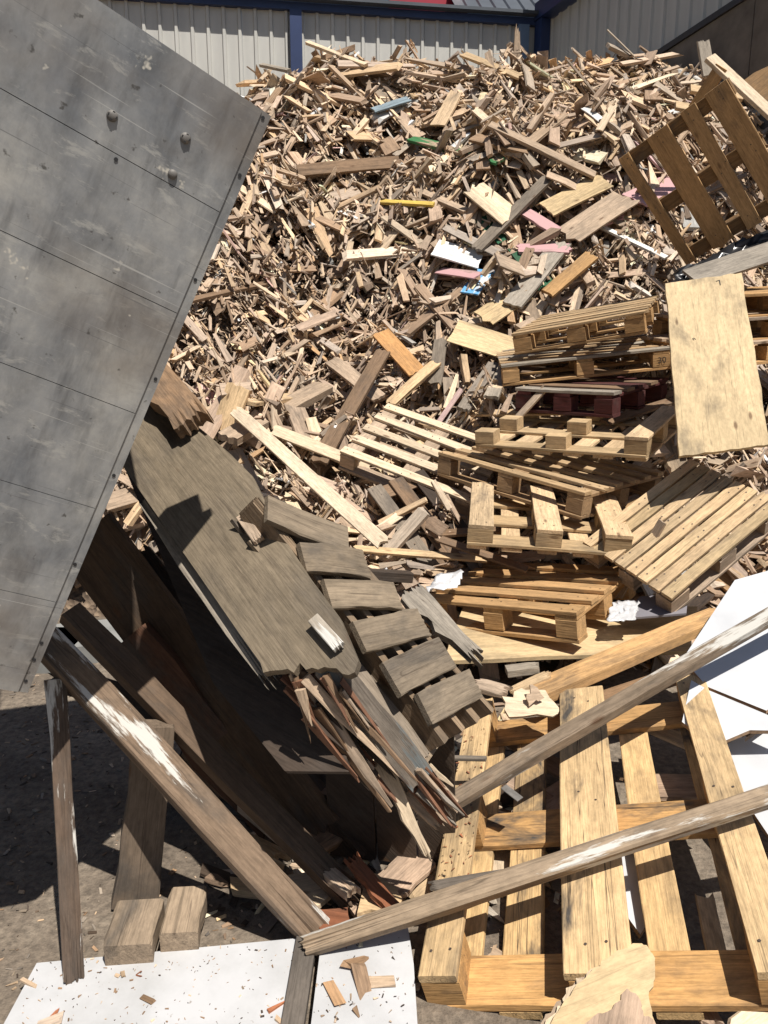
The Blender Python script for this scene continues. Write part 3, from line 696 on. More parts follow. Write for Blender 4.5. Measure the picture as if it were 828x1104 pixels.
pbox('hopper_body', .16, PLEN, .03, .72 * el, -.85, -.064, M_DARK)
pbox('shade_block', .62, PLEN, .03, .62 * el, -1.75, -.86, M_DARK)  # unseen box added behind the body to deepen the hollow's shade
leg_top = TR - pu * 2.0 + pe * (el - .15) - pn * .1
o = stick('support_leg', np.array((leg_top[0], leg_top[1], 0)), leg_top, .12, .12, (.02, .02, .02), 0, M_DARK, up=(0, 1, 0)); mw = o.matrix_basis.copy(); o.parent = panel; o.matrix_basis = mat4(PR, TR).inverted() @ mw

# ================================================================== PALLET BUILDER
def wob(p, s=.004): return p + RNG.normal(0, s)
def pallet(key, name, label, cat='pallet', group=None, deck=5, dw=.10, dt=.02, style='deck', cross_w=.10, bh=.085, bl=.13, bw=.10, col='pine', colx=None, wear=.4, sub=3, subw=.10, deckcols=None, deckw=None,
           cross_n=3, gaps=None, skid_n=3, skid_w=None, mat=None, missing=(), nails=True, marks=None, jagp=.15, blockcol=None, shadowcol=None):
    """top face at local z = 0. deck: boards along x, cross boards along y beneath, blocks, bottom boards. inverted: skids along y on blocks on top, then cross boards, then deck boards below"""
    R, t, L, Wd = POSE[key]; root = empty(name, mat4(R, t)); tag(root, label, cat, group)
    colx = colx or col; NP = []
    def bd(nm, along, c, a0, a1, z, w, th, cc, jag=True):
        Lb = a1 - a0; mid = (a0 + a1) / 2
        j = .03 if (jag and RNG.random() < jagp) else 0
        V, Fc = plank_geo(Lb + RNG.normal(0, .004), w * RNG.uniform(.96, 1.02), th, 0, j, bow=RNG.normal(0, .002), rough=.0012, bev=.0025, ns=6, nc=8 if j else 4)
        o = wood_obj(nm, V, Fc, cc, wear * RNG.uniform(.4, 1.5), mat, root)
        Mx = Matrix.Translation((mid, c, z)) if along == 'x' else Matrix.Translation((c, mid, z)) @ Matrix.Rotation(math.pi / 2, 4, 'Z')
        o.matrix_local = Mx @ Matrix.Rotation(RNG.normal(0, .006), 4, 'Z') @ Matrix.Rotation(RNG.normal(0, .008), 4, 'X'); return o
    def ys(n, w, W_): return [w / 2 + i * (W_ - w) / (n - 1) for i in range(n)]
    bx3 = [bl / 2 + .005, L / 2, L - bl / 2 - .005]; by3 = [bw / 2 + .002, Wd / 2, Wd - bw / 2 - .002]
    bc = blockcol or colx
    if style == 'deck':
        for i, y in enumerate(gaps or ys(deck, dw, Wd)):
            if i in missing: continue
            bd('deck_board', 'x', y, 0, L, -dt / 2, deckw[i] if deckw else dw, dt, deckcols[i % len(deckcols)] if deckcols else col)
            for xx in bx3:
                for e in (-.025, .025): NP.append((xx + e, y + RNG.normal(0, .015), .0008))
        for x in bx3[:cross_n]: bd('cross_board', 'y', x, .002, Wd - .002, -dt * 1.5 - .001, cross_w, dt, colx)
        z = -dt * 2 - .002
        for x in bx3:
            for y in by3:
                V, Fc = plank_geo(bl, bw, bh, bev=.003, nc=4, ns=2); o = wood_obj('block', V, Fc, bc, wear, mat, root); o.matrix_local = Matrix.Translation((x, y, z - bh / 2)) @ Matrix.Rotation(RNG.normal(0, .03), 4, 'Z')
        z -= bh + .001
        for y in by3[:sub]: bd('bottom_board', 'x', y, .003, L - .003, z - dt / 2, subw, dt, colx)
    else:
        sw = skid_w or bl
        sws = sw if isinstance(sw, (list, tuple)) else [sw] * 3
        xs3 = [sws[0] / 2, L / 2, L - sws[2] / 2]
        for i, x in enumerate(xs3):
            if i in missing: continue
            bd('skid_board', 'y', x, 0, Wd, -dt / 2, sws[i], dt, deckcols[i] if deckcols else col)
            for y in by3:
                for e in (-.025, .025): NP.append((x + e, y + RNG.normal(0, .012), .0008))
        z = -dt - .001
        for i, x in enumerate(xs3):
            for y in by3:
                V, Fc = plank_geo(min(sws[i], bl) * .98, bw, bh, bev=.003, nc=4, ns=2); o = wood_obj('block', V, Fc, bc, wear, mat, root); o.matrix_local = Matrix.Translation((x, y, z - bh / 2)) @ Matrix.Rotation(RNG.normal(0, .02), 4, 'Z')
        z -= bh + .001
        for y in by3: bd('cross_board', 'x', y, .002, L - .002, z - dt / 2, cross_w, dt, colx)
        z -= dt + .001
        for x in (gaps or ys(deck, dw, L)): bd('deck_board', 'y', x, .003, Wd - .003, z - dt / 2, dw, dt, col)
    if nails and NP:
        V = []; Fc = []
        for (x, y, z) in NP:
            k = len(V); r = .0042; V += [(x + r * math.cos(i * math.pi / 3), y + r * math.sin(i * math.pi / 3), z + .0012) for i in range(6)]; Fc.append(tuple(range(k, k + 6)))
        tag(mesh_obj('nail_heads', V, Fc, M_NAIL, root), kind='stuff')
    return root

pallet('front', 'wooden_pallet', 'large pale pallet lying upside down in the foreground, its three runners upwards', style='inverted', deck=5, dw=.105, dt=.022, cross_w=.145, bh=.078, bl=.145, bw=.145, skid_w=[.10, .165, .10],
       col=(.58, .39, .19), colx=(.52, .30, .12), deckcols=[(.62, .435, .235)] * 3, wear=1.0, gaps=[.07, .23, .44, .60, .81])
pallet('low', 'wooden_pallet', 'orange brown pallet lying flat on the plywood sheet on the ground', deck=5, dw=.095, dt=.02, col='honey', colx='honey', wear=.2, bh=.085, bl=.10, bw=.10)
pallet('upturned', 'wooden_pallet', 'pale upside down pallet with three thick runners, on top of the orange brown pallet', style='inverted', deck=5, dw=.10, dt=.018, cross_w=.13, bh=.075, bl=.13, bw=.12, skid_w=.13, col='pine', colx=(.48, .34, .19), wear=.5)
pallet('tilted', 'wooden_pallet', 'cream slatted pallet tilted left, at the foot of the heap', deck=5, dw=.072, dt=.02, col='pale', colx='tan', wear=.15, bh=.075, bl=.10, bw=.08)
pallet('long', 'wooden_pallet', 'tan pallet with narrow boards propped above the pale upside down pallet', deck=6, dw=.07, dt=.02, col=(.48, .335, .19), colx=(.34, .22, .12), wear=.25, bh=.085, bl=.10, bw=.09)
pallet('numbered', 'wooden_pallet', 'upside down pallet with stamped number 110 on a block, under the dark red pallet', style='inverted', deck=6, dw=.11, dt=.018, cross_w=.11, bh=.075, bl=.12, bw=.10, skid_w=.12, missing=(0, 1), col='pine', colx=(.50, .355, .20), wear=.3)
pallet('red', 'wooden_pallet', 'dark red painted pallet in the middle of the stack', deck=5, dw=.11, dt=.02, col='brown', colx='red', wear=.5, bh=.09, bl=.12, bw=.10, deckcols=['lgrey', 'brown', 'red', 'brown', 'red'])
pallet('mid', 'wooden_pallet', 'brown pallet with a stamped block, second from the top of the stack', deck=7, dw=.07, dt=.018, col='tan', colx='honey', wear=.4, bh=.085, bl=.11, bw=.10, deckcols=['lgrey', (.44, .30, .17), (.48, .34, .2)])
pallet('top', 'wooden_pallet', 'honey brown pallet on the very top of the stack', deck=7, dw=.075, dt=.018, col=(.46, .32, .18), colx='honey', wear=.4, bh=.085, bl=.12, bw=.10)
pallet('slatted', 'wooden_pallet', 'closely slatted pine pallet leaning at right below the bright plywood sheet', deck=8, dw=POSE['slatted'][3] / 8 - .011, dt=.02, col='pine', colx='tan', wear=.35, bh=.08, bl=.12, bw=.09, deckcols=[(.50, .36, .20), 'pine', (.54, .39, .225), 'pine', (.47, .34, .2), 'pine'])
R, t, L, Wd = POSE['upright']
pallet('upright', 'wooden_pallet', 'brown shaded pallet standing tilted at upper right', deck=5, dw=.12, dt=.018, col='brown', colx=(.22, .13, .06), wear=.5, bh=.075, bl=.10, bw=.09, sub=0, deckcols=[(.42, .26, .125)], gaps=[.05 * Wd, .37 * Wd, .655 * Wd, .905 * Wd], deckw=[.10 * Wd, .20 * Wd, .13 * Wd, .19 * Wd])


# ================================================================== SHEETS AND PLANKS ROUND THE PALLETS
o = poly_sheet('plywood_sheet', ragged(SHEETQ, 14, .0025, 4), .018, 'ply', .6, MPLY, n=None, udir=SHEETQ[3] - SHEETQ[0]); tag(o, 'bright plywood sheet leaning on the pallet stack at right', 'plywood')
o = poly_sheet('plywood_sheet', ragged(HSHEET, 5, .004, 5), .018, 'ply', .5, MPLY); tag(o, 'plywood sheet lying flat under the orange brown pallet', 'plywood')
stick('thick_plank', PZ(578, 748, .33), PZ(775, 663, .46), .115, .045, 'honey', .6, MW, jag1=.02, rough=.002); tag(bpy.data.objects['thick_plank'], 'thick brown plank lying behind the foreground pallet', 'plank')
o = stick('plank', PZ(600, 772, .22), PZ(760, 718, .34), .09, .03, 'brown', .5, jag0=.03); tag(o, 'dark plank in shade under the thick brown plank', 'plank')
pl = stick('long_batten', PZ(489, 862, .255), PZ(900, 624, .80), .055, .045, (.22, .165, .115), .9, MPAINT2, jag0=.02, rough=.002, bev=.006, roll=.15); tag(pl, 'long grey batten resting slanted across the foreground pallet, farther of two', 'batten')
pl = stick('long_batten', PZ(331, 1021, .075), PZ(900, 835, .50), .052, .05, (.30, .225, .155), .9, MPAINT, jag0=.02, rough=.002, bev=.008, roll=.5); tag(pl, 'long batten with worn white paint across the foreground pallet, nearer of two', 'batten')
# white boards at right
n1 = unit((-.14, -.30, 1)); p0 = PT(762, 743, 2.62)
def wp(pts, p0, n): return [on_plane(x, y, p0, n) for x, y in pts]
o = poly_sheet('white_board', wp([(762, 742), (736, 712), (792, 627), (838, 614), (935, 690), (826, 768)], p0, n1), .016, 'white', 0, M_WHITEC, edge=M_CORE); tag(o, 'large clean white board at the right edge, under the farther long batten', 'board')
n2 = unit((-.10, -.34, 1)); p0 = PT(760, 752, 2.58)
o = poly_sheet('white_board', wp([(745, 735), (764, 746), (826, 772), (860, 790), (808, 789), (768, 806), (735, 780)], p0, n2), .016, 'white', 0, M_WHITEC, edge=M_CORE); tag(o, 'narrow white board strip below the large clean white board', 'board')
n3 = unit((-.16, -.22, 1)); p0 = PT(795, 840, 2.42)
o = poly_sheet('white_board', wp([(784, 804), (835, 775), (940, 790), (960, 900), (830, 905), (800, 860)], p0, n3), .016, 'white', 0, M_WHITEC, edge=M_CORE); tag(o, 'white board beside the right runner of the foreground pallet', 'board')
o = stick('rotten_batten', PT(805, 792, 2.5), PT(850, 760, 2.6), .03, .02, 'brown', .8, jag0=.03, jag1=.03); tag(o, 'splintered brown strip between the white boards', 'strip')
o = poly_sheet('white_board', wp([(640, 905), (700, 900), (706, 985), (690, 1010), (672, 985)], PT(680, 960, 2.12), unit((0, -.1, 1))), .016, 'white', 0, M_WHITEC, edge=M_CORE); tag(o, 'white board scrap seen through the gap of the foreground pallet', 'board')
# thin round plywood off-cut at the bottom
n4 = unit((-.12, -.42, .9)); d4 = PT(640, 1070, 1.60)
def dp(pts, k=0): return [on_plane(x, y, d4 + n4 * k, n4) for x, y in pts]
disc = poly_sheet('torn_plywood', ragged(dp([(560, 1180), (588, 1112), (606, 1084), (622, 1062), (640, 1044), (660, 1030), (682, 1018), (697, 1020), (706, 1034), (706, 1056), (699, 1074), (703, 1096), (730, 1150), (740, 1180)]), 4, .0022, 8), .010, 'ply', .35, MPLY, n=n4, udir=np.array((1., .3, 0))); tag(disc, 'rounded torn plywood piece lying over the front edge of the foreground pallet', 'plywood')
for i, (dx, dy) in enumerate(((-5, 3), (-9, 7))):
    o = poly_sheet('ply_layer', ragged(dp([(560 + dx, 1180), (588 + dx, 1112), (606 + dx, 1084 + dy * .3), (622 + dx, 1062 + dy * .5), (640 + dx * .7, 1044 + dy * .6), (660, 1034 + dy), (650, 1075), (610, 1180)], -.008 * (i + 1)), 5, .003, 20 + i), .006, 'pale' if i == 0 else 'tan', .1, n=n4); m = o.matrix_basis.copy(); o.parent = disc; o.matrix_basis = Matrix(disc.matrix_basis).inverted() @ m
o = poly_sheet('torn_layer', ragged(dp([(600, 1180), (618, 1118), (640, 1096), (660, 1088), (676, 1066), (690, 1078), (694, 1096), (712, 1110), (735, 1180)], .008), 4, .003, 12), .005, 'mdf', .5, n=n4); m = o.matrix_basis.copy(); o.parent = disc; o.matrix_basis = Matrix(disc.matrix_basis).inverted() @ m
o = poly_sheet('plywood_offcut', [PT(785, 1098, 1.6), PT(800, 1090, 1.6), PT(835, 1092, 1.62), PT(840, 1130, 1.58), PT(780, 1130, 1.56)], .012, 'pale', .1); tag(o, 'pale off-cut at the lower right corner', 'offcut')
# crumpled off-cuts behind the left runner of the foreground pallet
o = poly_sheet('torn_veneer', ragged([PT(541, 752, 2.72), PT(562, 742, 2.75), PT(588, 745, 2.75), PT(602, 765, 2.70), PT(596, 772, 2.66), PT(548, 776, 2.66)], 3, .008, 3), .01, 'pale', .05); tag(o, 'torn cream veneer behind the left runner of the foreground pallet', 'veneer')
o = poly_sheet('torn_veneer', ragged([PT(566, 748, 2.70), PT(575, 738, 2.68), PT(586, 752, 2.70), PT(572, 762, 2.66)], 3, .006, 6), .008, 'tan', .05); tag(o, 'small tan torn veneer curled on the cream one', 'veneer')
o = stick('wood_offcut', PT(546, 724, 2.95), PT(578, 720, 2.95), .06, .03, 'lgrey', .5, jag1=.02); tag(o, 'grey off-cut just under the flat plywood sheet edge', 'offcut')
o = stick('wood_offcut', PT(555, 745, 2.85), PT(588, 729, 2.9), .05, .02, 'pine', .2, jag1=.03, jag0=.02); tag(o, 'pale off-cut touching the end of the thick brown plank', 'offcut')
o = stick('wood_offcut', PT(515, 738, 2.85), PT(540, 745, 2.80), .09, .02, 'tan', .4, jag1=.03, jag0=.03); tag(o, 'tan off-cut above the end of the left runner', 'offcut')
o = stick('metal_bracket', PT(543, 848, 2.32), PT(561, 862, 2.28), .03, .004, 'dgrey', 0, M_BOLT); tag(o, 'small bent grey metal strip inside the foreground pallet', 'metal strip')
o = stick('grey_slip', PT(478, 817, 2.45), PT(524, 818, 2.4), .02, .012, 'grey', .5); tag(o, 'thin grey slip of wood over the left runner', 'slip')
o = stick('grey_slip', PT(470, 955, 2.02), PT(545, 940, 2.08), .035, .012, 'dgrey', .7, jag0=.02, jag1=.03, taper=.4); tag(o, 'dark grey bark-like slip along the nearer long batten', 'slip')
# film and bag
def crumpled(name, pts, mat, amp, seed, label, cat, n=14, sharp=1.0):
    r = np.random.default_rng(seed); P = np.array(pts); V = []; Fc = []
    for i in range(n):
        for j in range(n):
            a = i / (n - 1); b = j / (n - 1); p = (P[0] * (1 - a) + P[1] * a) * (1 - b) + (P[3] * (1 - a) + P[2] * a) * b
            V.append(p + r.normal(0, amp, 3))
    for i in range(n - 1):
        for j in range(n - 1): k = i * n + j; Fc.append((k, k + n, k + n + 1, k + 1))
    o = mesh_obj(name, V, Fc, mat); m = o.modifiers.new('s', 'SOLIDIFY'); m.thickness = .002; tag(o, label, cat)
    for p in o.data.polygons: p.use_smooth = True
    return o
crumpled('plastic_bag', [PT(655, 670, 3.35), PT(684, 668, 3.35), PT(690, 648, 3.5), PT(660, 648, 3.5)], M_FILM, .004, 1, 'crumpled clear plastic film beside the orange brown pallet', 'plastic')
o = poly_sheet('grey_board', [PT(668, 668, 3.42), PT(740, 662, 3.42), PT(742, 640, 3.6), PT(690, 644, 3.6)], .01, 'dgrey', 0, simple('grey_violet_board', (.20, .19, .21), .5, .1)); tag(o, 'grey violet board lying beside the clear plastic film', 'board')
crumpled('white_paper', [PT(462, 638, 3.55), PT(492, 632, 3.55), PT(500, 615, 3.75), PT(470, 620, 3.75)], M_BAG, .008, 2, 'white sheet scrap left of the orange brown pallet', 'paper', 8)
crumpled('black_film', [PT(715, 318, 4.75), PT(838, 268, 4.75), PT(838, 242, 4.95), PT(735, 292, 4.95)], M_BLACKF, .018, 3, 'crumpled black plastic film under the brown upright pallet', 'plastic')
o = stick('weathered_board', PT(745, 300, 4.7), PT(860, 262, 4.7), .22, .02, 'lgrey', .5, up=(-.1, -.5, .85)); tag(o, 'pale weathered board behind the bright plywood sheet', 'board')
# boards at the upper right corner
o = stick('long_board', PT(765, 62, 5.2), PT(880, 168, 5.0), .10, .03, 'pale', .2, up=(-.25, -.45, .85)); tag(o, 'long board poking up at the upper right corner', 'board')
o = stick('short_strut', PT(748, 118, 5.35), PT(778, 72, 5.15), .09, .025, 'honey', .3, up=(-.3, -.9, .2)); tag(o, 'short strut leaning against the long board at upper right', 'strut')
o = stick('grey_strut', PT(764, 82, 5.6), PT(758, 46, 5.6), .09, .03, 'lgrey', .4, up=(0, -1, .1), jag1=.02); tag(o, 'grey board end standing behind the long board at upper right', 'board')
for i, (a, b, w, lab) in enumerate((((744, 96), (800, 105), .08, 'honey board end right under the grey board end'), ((728, 114), (760, 120), .08, 'short honey board above the brown upright pallet'))):
    o = stick('honey_board', PT(*a, 5.9), PT(*b, 5.9), w, .03, 'pine', .2, up=(0, -.8, .6)); tag(o, lab, 'board')
o = poly_sheet('brown_board', [PT(798, 92, 6.0), PT(812, 80, 6.0), PT(832, 70, 6.0), PT(880, 58, 6.0), PT(890, 130, 5.8), PT(815, 112, 5.9)], .03, (.20, .115, .05), .3); tag(o, 'brown board with curved top cut off by the right edge', 'board')
# a second stack showing behind the bright plywood sheet at the right edge
for i, (y, dd, cc, lab) in enumerate(((318, 4.5, 'honey', 'honey pallet highest in the pile behind the bright plywood sheet'), (345, 4.45, 'tan', 'tan pallet second behind the bright plywood sheet'), (372, 4.4, 'tan', 'tan pallet lowest behind the bright plywood sheet'))):
    setp('edge%d' % i, *plane_pose([(775, y), (905, y - 6 - 4 * i), 0, (800, y - 20)], dd, (-.05, -.12, 1))); R, t, L, Wd = POSE['edge%d' % i]; POSE['edge%d' % i] = (R, t, .9, .7)
    pallet('edge%d' % i, 'wooden_pallet', lab, deck=6, dw=.085, col=cc, colx='honey', wear=.3, nails=False)
# dark broken pallet under the cream tilted one
setp('dark', *plane_pose([(396, 527), (458, 616), 0, (440, 505)], 4.45, (.10, -.62, .78))); R, t, L, Wd = POSE['dark']; POSE['dark'] = (R, t, L, .40)
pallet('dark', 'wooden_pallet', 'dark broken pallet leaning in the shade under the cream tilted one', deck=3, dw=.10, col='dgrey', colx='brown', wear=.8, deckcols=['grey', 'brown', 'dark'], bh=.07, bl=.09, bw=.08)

spots = ((660, 545, 4.15, 'tan'), (540, 470, 4.75, 'tan'), (715, 530, 3.9, 'honey'), (480, 575, 4.3, 'brown'), (450, 597, 4.1, 'pine'), (520, 597, 3.95, 'brown'), (690, 604, 3.7, 'tan'), (700, 440, 4.7, 'brown'), (550, 445, 4.95, 'pine'), (690, 405, 5.1, 'tan'), (600, 400, 5.3, 'brown'), (425, 570, 4.45, 'tan'))
PLW = ('upper', 'middle', 'lower')
for i, (x, y, d, cc) in enumerate(spots):
    a = RNG.normal(0, .5) + (.9 if i % 3 == 0 else 0); ln2 = RNG.uniform(.18, .40); c = PT(x, y, d); u_ = unit((math.cos(a), RNG.normal(0, .6), math.sin(a) * .35))
    o = stick('split_lath', c - u_ * ln2, c + u_ * ln2, RNG.choice([.05, .075, .09]), .018, cc, .5, up=(RNG.normal(0, .3), -.4, .9), jag0=.03, jag1=.04, rough=.003, ns=3, nc=6)
    tag(o, '%s %s split lath jammed among the %s pallets of the pile, %s' % ('long' if ln2 > .29 else 'short', KIND.get(cc, cc), PLW[0] if y < 460 else PLW[1] if y < 540 else PLW[2], 'left' if x < 540 else 'middle' if x < 640 else 'right'), 'lath', 'split laths jammed among the pallets')
R, t, L, Wd = POSE['front']
for i in range(16):
    fx, fy = RNG.uniform(.08, .95), RNG.uniform(.05, .95); q = t + R[:, 0] * L * fx + R[:, 1] * Wd * fy; a = RNG.uniform(0, 3.14); l2 = RNG.uniform(.08, .25); u_ = np.array((math.cos(a), math.sin(a), RNG.normal(0, .08))); q = np.array((q[0], q[1], max(.02, q[2] - .17 - RNG.uniform(0, .06))))
    o = stick('pallet_scrap', q - u_ * l2, q + u_ * l2, RNG.choice([.05, .09, .14]), .015, ['mdf', 'tan', 'pine', 'pale', 'brown'][i % 5], .4, jag0=.03, jag1=.03, rough=.003, ns=3, nc=6)
    tag(o, '%s scrap under the foreground pallet, %s part, %s side' % (['light brown', 'tan', 'pine', 'pale', 'dark brown'][i % 5], 'near' if fy < .33 else 'middle' if fy < .66 else 'far', 'left' if fx < .36 else 'centre' if fx < .68 else 'right'), 'scrap', 'scraps lying under the foreground pallet')

# ================================================================== LEFT: WEATHERED PLYWOOD, SLATTED SKID, CAVITY TIMBERS
LP = [(283, 717, 1.76), (149, 527, 2.24), (228, 562, 2.08)]
la, lb, lc = [PT(*q) for q in LP]; ln = unit(np.cross(la - lb, lc - lb)); ln = ln if ln[2] > 0 else -ln; print('LP normal', ln, la, lb)
def lp(x, y): return on_plane(x, y, lb, ln)
jr = np.random.default_rng(11); outline = [lp(110, 470), lp(120, 385), lp(172, 430), lp(205, 455), lp(222, 468), lp(250, 492), lp(274, 516), lp(303, 575), lp(338, 628), lp(368, 668), lp(388, 715)]
xs_ = np.linspace(384, 286, 16)
for i, x in enumerate(xs_): outline.append(lp(x, 727 - 12 * math.sin((384 - x) / 98 * math.pi) * .4 + jr.normal(0, 3.0) * (1 if x > 315 else .25)))
outline += [lp(283, 717), lp(262, 688) , lp(215, 620), lp(170, 556)]
o = poly_sheet('weathered_plywood', outline, .024, 'mossy', .5, None, n=ln, udir=la - lb); tag(o, 'weathered grey green plywood sheet sloping out from behind the steel panel', 'plywood')
o = poly_sheet('shade_sheet', [lp(x, y) - ln * .22 for x, y in ((90, 440), (170, 470), (330, 690), (345, 800), (270, 800), (190, 700))], .02, 'dark', .5, n=ln); tag(o, 'dark sheet added as shade in the gap beneath the weathered plywood', 'board')  # near-black sheet stands in for the shade filling this gap
# broken edge layers under the lower left edge
for i in range(9):
    a = i / 9; p1 = lp(149 + 134 * a, 527 + 190 * a) - ln * .02 + np.array((-.01, 0, -.01)); p2 = lp(149 + 134 * (a + .13), 527 + 190 * (a + .13)) - ln * .03
o = stick('edge_batten', lp(152, 535) - ln * .035, lp(280, 716) - ln * .035, .045, .03, 'lgrey', .7, up=ln, jag1=.06, jag0=.02, rough=.004); tag(o, 'splintered batten along the lower left edge of the weathered plywood', 'batten')
o = stick('rough_log', lp(174, 416) + ln * .05, lp(217, 466) + ln * .05, .11, .06, 'brown', .7, up=ln, jag1=.05, rough=.008); tag(o, 'rough brown slab of wood at the top edge of the weathered plywood', 'slab')

# slatted skid on the plywood: rails below, bearers across
skid = empty('slatted_skid', Matrix.Translation(Vector(PT(380, 690, 2.55)))); tag(skid, 'weathered grey slatted skid lying on the plywood beside the pallets', 'skid')
ZO = lambda x, y: (260 + x / 3.185, 520 + y / 3.185)
SKM = Matrix.Translation(Vector(PT(380, 690, 2.55)))
def sk(o): m = o.matrix_basis.copy(); o.parent = skid; o.matrix_basis = SKM.inverted() @ m; return o
slats = [((108, 100), (362, 200)), ((228, 262), (425, 282)), ((312, 385), (532, 392)), ((418, 528), (622, 482)), ((528, 672), (702, 585)), ((640, 775), (800, 690))]
sp0 = on_plane(*ZO(*slats[0][0]), lb + ln * .07, ln); sp1 = PT(*ZO(*slats[5][0]), 1.93); sp2 = PT(*ZO(*slats[5][1]), 2.10)
skn = unit(np.cross(sp1 - sp0, sp2 - sp0)); skn = skn if skn[2] > 0 else -skn; print('skid', skn, sp0, sp1)
ends = [(on_plane(*ZO(*a), sp0, skn), on_plane(*ZO(*b), sp0, skn)) for a, b in slats]
rd = unit(ends[5][0] - ends[0][0])
across = unit(sum(unit(b - a) for a, b in ends)); sn = skn
for i, (p1, p2) in enumerate(ends):
    sk(stick('slat', p1 - unit(p2 - p1) * .02, p2, .090 + RNG.normal(0, .003), .018, (.235, .185, .132), .8, up=unit(sn + .30 * np.array((-.2, -.5, .3)) + RNG.normal(0, .05, 3)), rough=.002, bev=.003, bow=RNG.normal(0, .004), jag1=.006 if i % 2 else 0))
for k in range(4):
    q1 = ends[0][0] * (1 - k / 3) + ends[0][1] * (k / 3); q2 = ends[5][0] * (1 - k / 3) + ends[5][1] * (k / 3); e = unit(q2 - q1)
    sk(stick('rail', q1 - e * .05 - sn * .058, q2 + e * .10 - sn * .058, .022, .085, (.28, .20, .13), .7, up=sn, rough=.003, jag0=.02))
sk(stick('rail', ends[0][0] - across * .012 + rd * .03 - sn * .088, ends[5][0] - across * .012 + rd * .12 - sn * .088, .075, .018, (.24, .185, .13), .7, up=sn, rough=.004, jag0=.02))
bb = [ends[0][0] - across * .02 - rd * .05, ends[0][1] + across * .04, ends[5][1] + across * .04 + rd * .08, ends[5][0] - across * .02 + rd * .12]
sk(poly_sheet('light_stop_sheet', [b_ - sn * .125 for b_ in bb], .012, 'dgrey', .6, n=sn))  # sheet added below the slats to stop sun passing through the gaps
q1, q2 = ends[0][0], ends[5][0]; off = -across * .06 - sn * .075
sk(stick('side_rail', q1 + off + rd * .30, q2 + off + rd * .12, .05, .03, 'grey', .8, up=sn, rough=.004, jag0=.03, jag1=.03, mat=MPAINT2))
for a, b, cc in (((2, 118), (60, 200), 'tan'), ((250, 470), (335, 565), 'white')):
    o = stick('wood_offcut', on_plane(*ZO(*a), lb + ln * .03, ln), on_plane(*ZO(*b), lb + ln * .03, ln), .03, .02, cc if cc != 'white' else 'lgrey', .4, MPAINT if cc == 'white' else None, up=ln, jag1=.006); tag(o, 'tan off-cut on the plywood at the top of the slatted skid' if cc == 'tan' else 'white painted off-cut beside the rail of the slatted skid', 'offcut')
# dark boards added under the skid to keep sun out of the hollow
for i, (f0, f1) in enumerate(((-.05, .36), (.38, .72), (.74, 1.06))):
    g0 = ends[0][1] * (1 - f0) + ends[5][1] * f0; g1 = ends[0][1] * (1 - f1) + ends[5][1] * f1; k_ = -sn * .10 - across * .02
    o = poly_sheet('sun_screen_board', [g0 + k_, g1 + k_, np.array((g1[0] - .05, g1[1] + .10, .02)), np.array((g0[0] - .05, g0[1] + .10, .02))], .02, 'dark', .8); tag(o, ('farthest', 'middle', 'nearest')[i] + ' dark board added below the slatted skid to block sun', 'board')
# mossy bark pieces right of the skid
o = stick('bark_slab', PT(446, 640, 2.7), PT(505, 702, 2.55), .10, .03, 'lgrey', 1.0, jag1=.08, jag0=.03, rough=.01, up=(.2, -.5, .8), taper=.5); tag(o, 'rough lichen grey bark slab between the slatted skid and the orange brown pallet', 'bark')
o = stick('dark_batten', PT(375, 618, 2.9), PT(443, 622, 3.0), .05, .04, 'dark', .5); tag(o, 'dark batten lying level across the far end of the slatted skid', 'batten')

# splintered timber breaking out below the plywood
def splinter_bundle(name, p1, p2, r, n, col, label, cat, seed, body=True, mat=None, spread=1.0):
    root = empty(name, Matrix.Translation(Vector(p1))); tag(root, label, cat); rr = np.random.default_rng(seed); ax = p2 - p1; u = unit(ax); w = unit(np.cross(u, (.3, .2, .9))); v_ = np.cross(u, w); Mi = Matrix.Translation(Vector(p1)).inverted()
    for k in range(n):
        off = w * rr.normal(0, r * .55) + v_ * rr.normal(0, r * .4); l0 = rr.uniform(-.1, .35); l1 = rr.uniform(.5, 1.1)
        q1 = p1 + ax * l0 + off; q2 = p1 + ax * l1 + off * spread + w * rr.normal(0, r * .35) + v_ * rr.normal(0, r * .3)
        o = stick('splinter', q1, q2, r * rr.uniform(.25, .8), r * rr.uniform(.1, .35), col[k % len(col)], .3, mat, up=unit(w + v_ * rr.normal()), taper=.15, ns=4, nc=4, jag1=.02, rough=r * .04)
        m = o.matrix_basis.copy(); o.parent = root; o.matrix_basis = Mi @ m
    return root
o = stick('grey_plank', lp(352, 712) - ln * .03, PT(452, 838, 1.86), .075, .022, 'grey', .6, MGREYP, up=ln, jag1=.06, jag0=.03, rough=.003); tag(o, 'blue grey painted plank breaking out below the plywood', 'plank')
splinter_bundle('splintered_beam', lp(312, 720) - ln * .06, PT(424, 852, 1.84), .06, 26, [(.17, .075, .045), 'brown', (.20, .10, .06), 'tan', 'dark'], 'rust brown splintered beam hanging below the plywood', 'beam', 21)
splinter_bundle('splinter_cluster', lp(316, 722) - ln * .03, PT(344, 784, 1.80), .035, 14, ['brown', 'tan', 'pale', (.2, .1, .06)], 'short splinter cluster hanging below the broken plywood edge', 'splinters', 22)
splinter_bundle('splinter_cluster', PT(444, 822, 1.88), PT(487, 878, 1.92), .045, 26, ['tan', (.2, .1, .06), 'lgrey', 'pale'], 'frayed splinter cluster by the left runner of the foreground pallet', 'splinters', 23)
splinter_bundle('splinter_cluster', lp(352, 722) - ln * .03, PT(405, 800, 1.80), .03, 14, ['brown', (.2, .1, .06), 'dgrey', 'tan'], 'dark splinter cluster under the torn end of the plywood', 'splinters', 24)
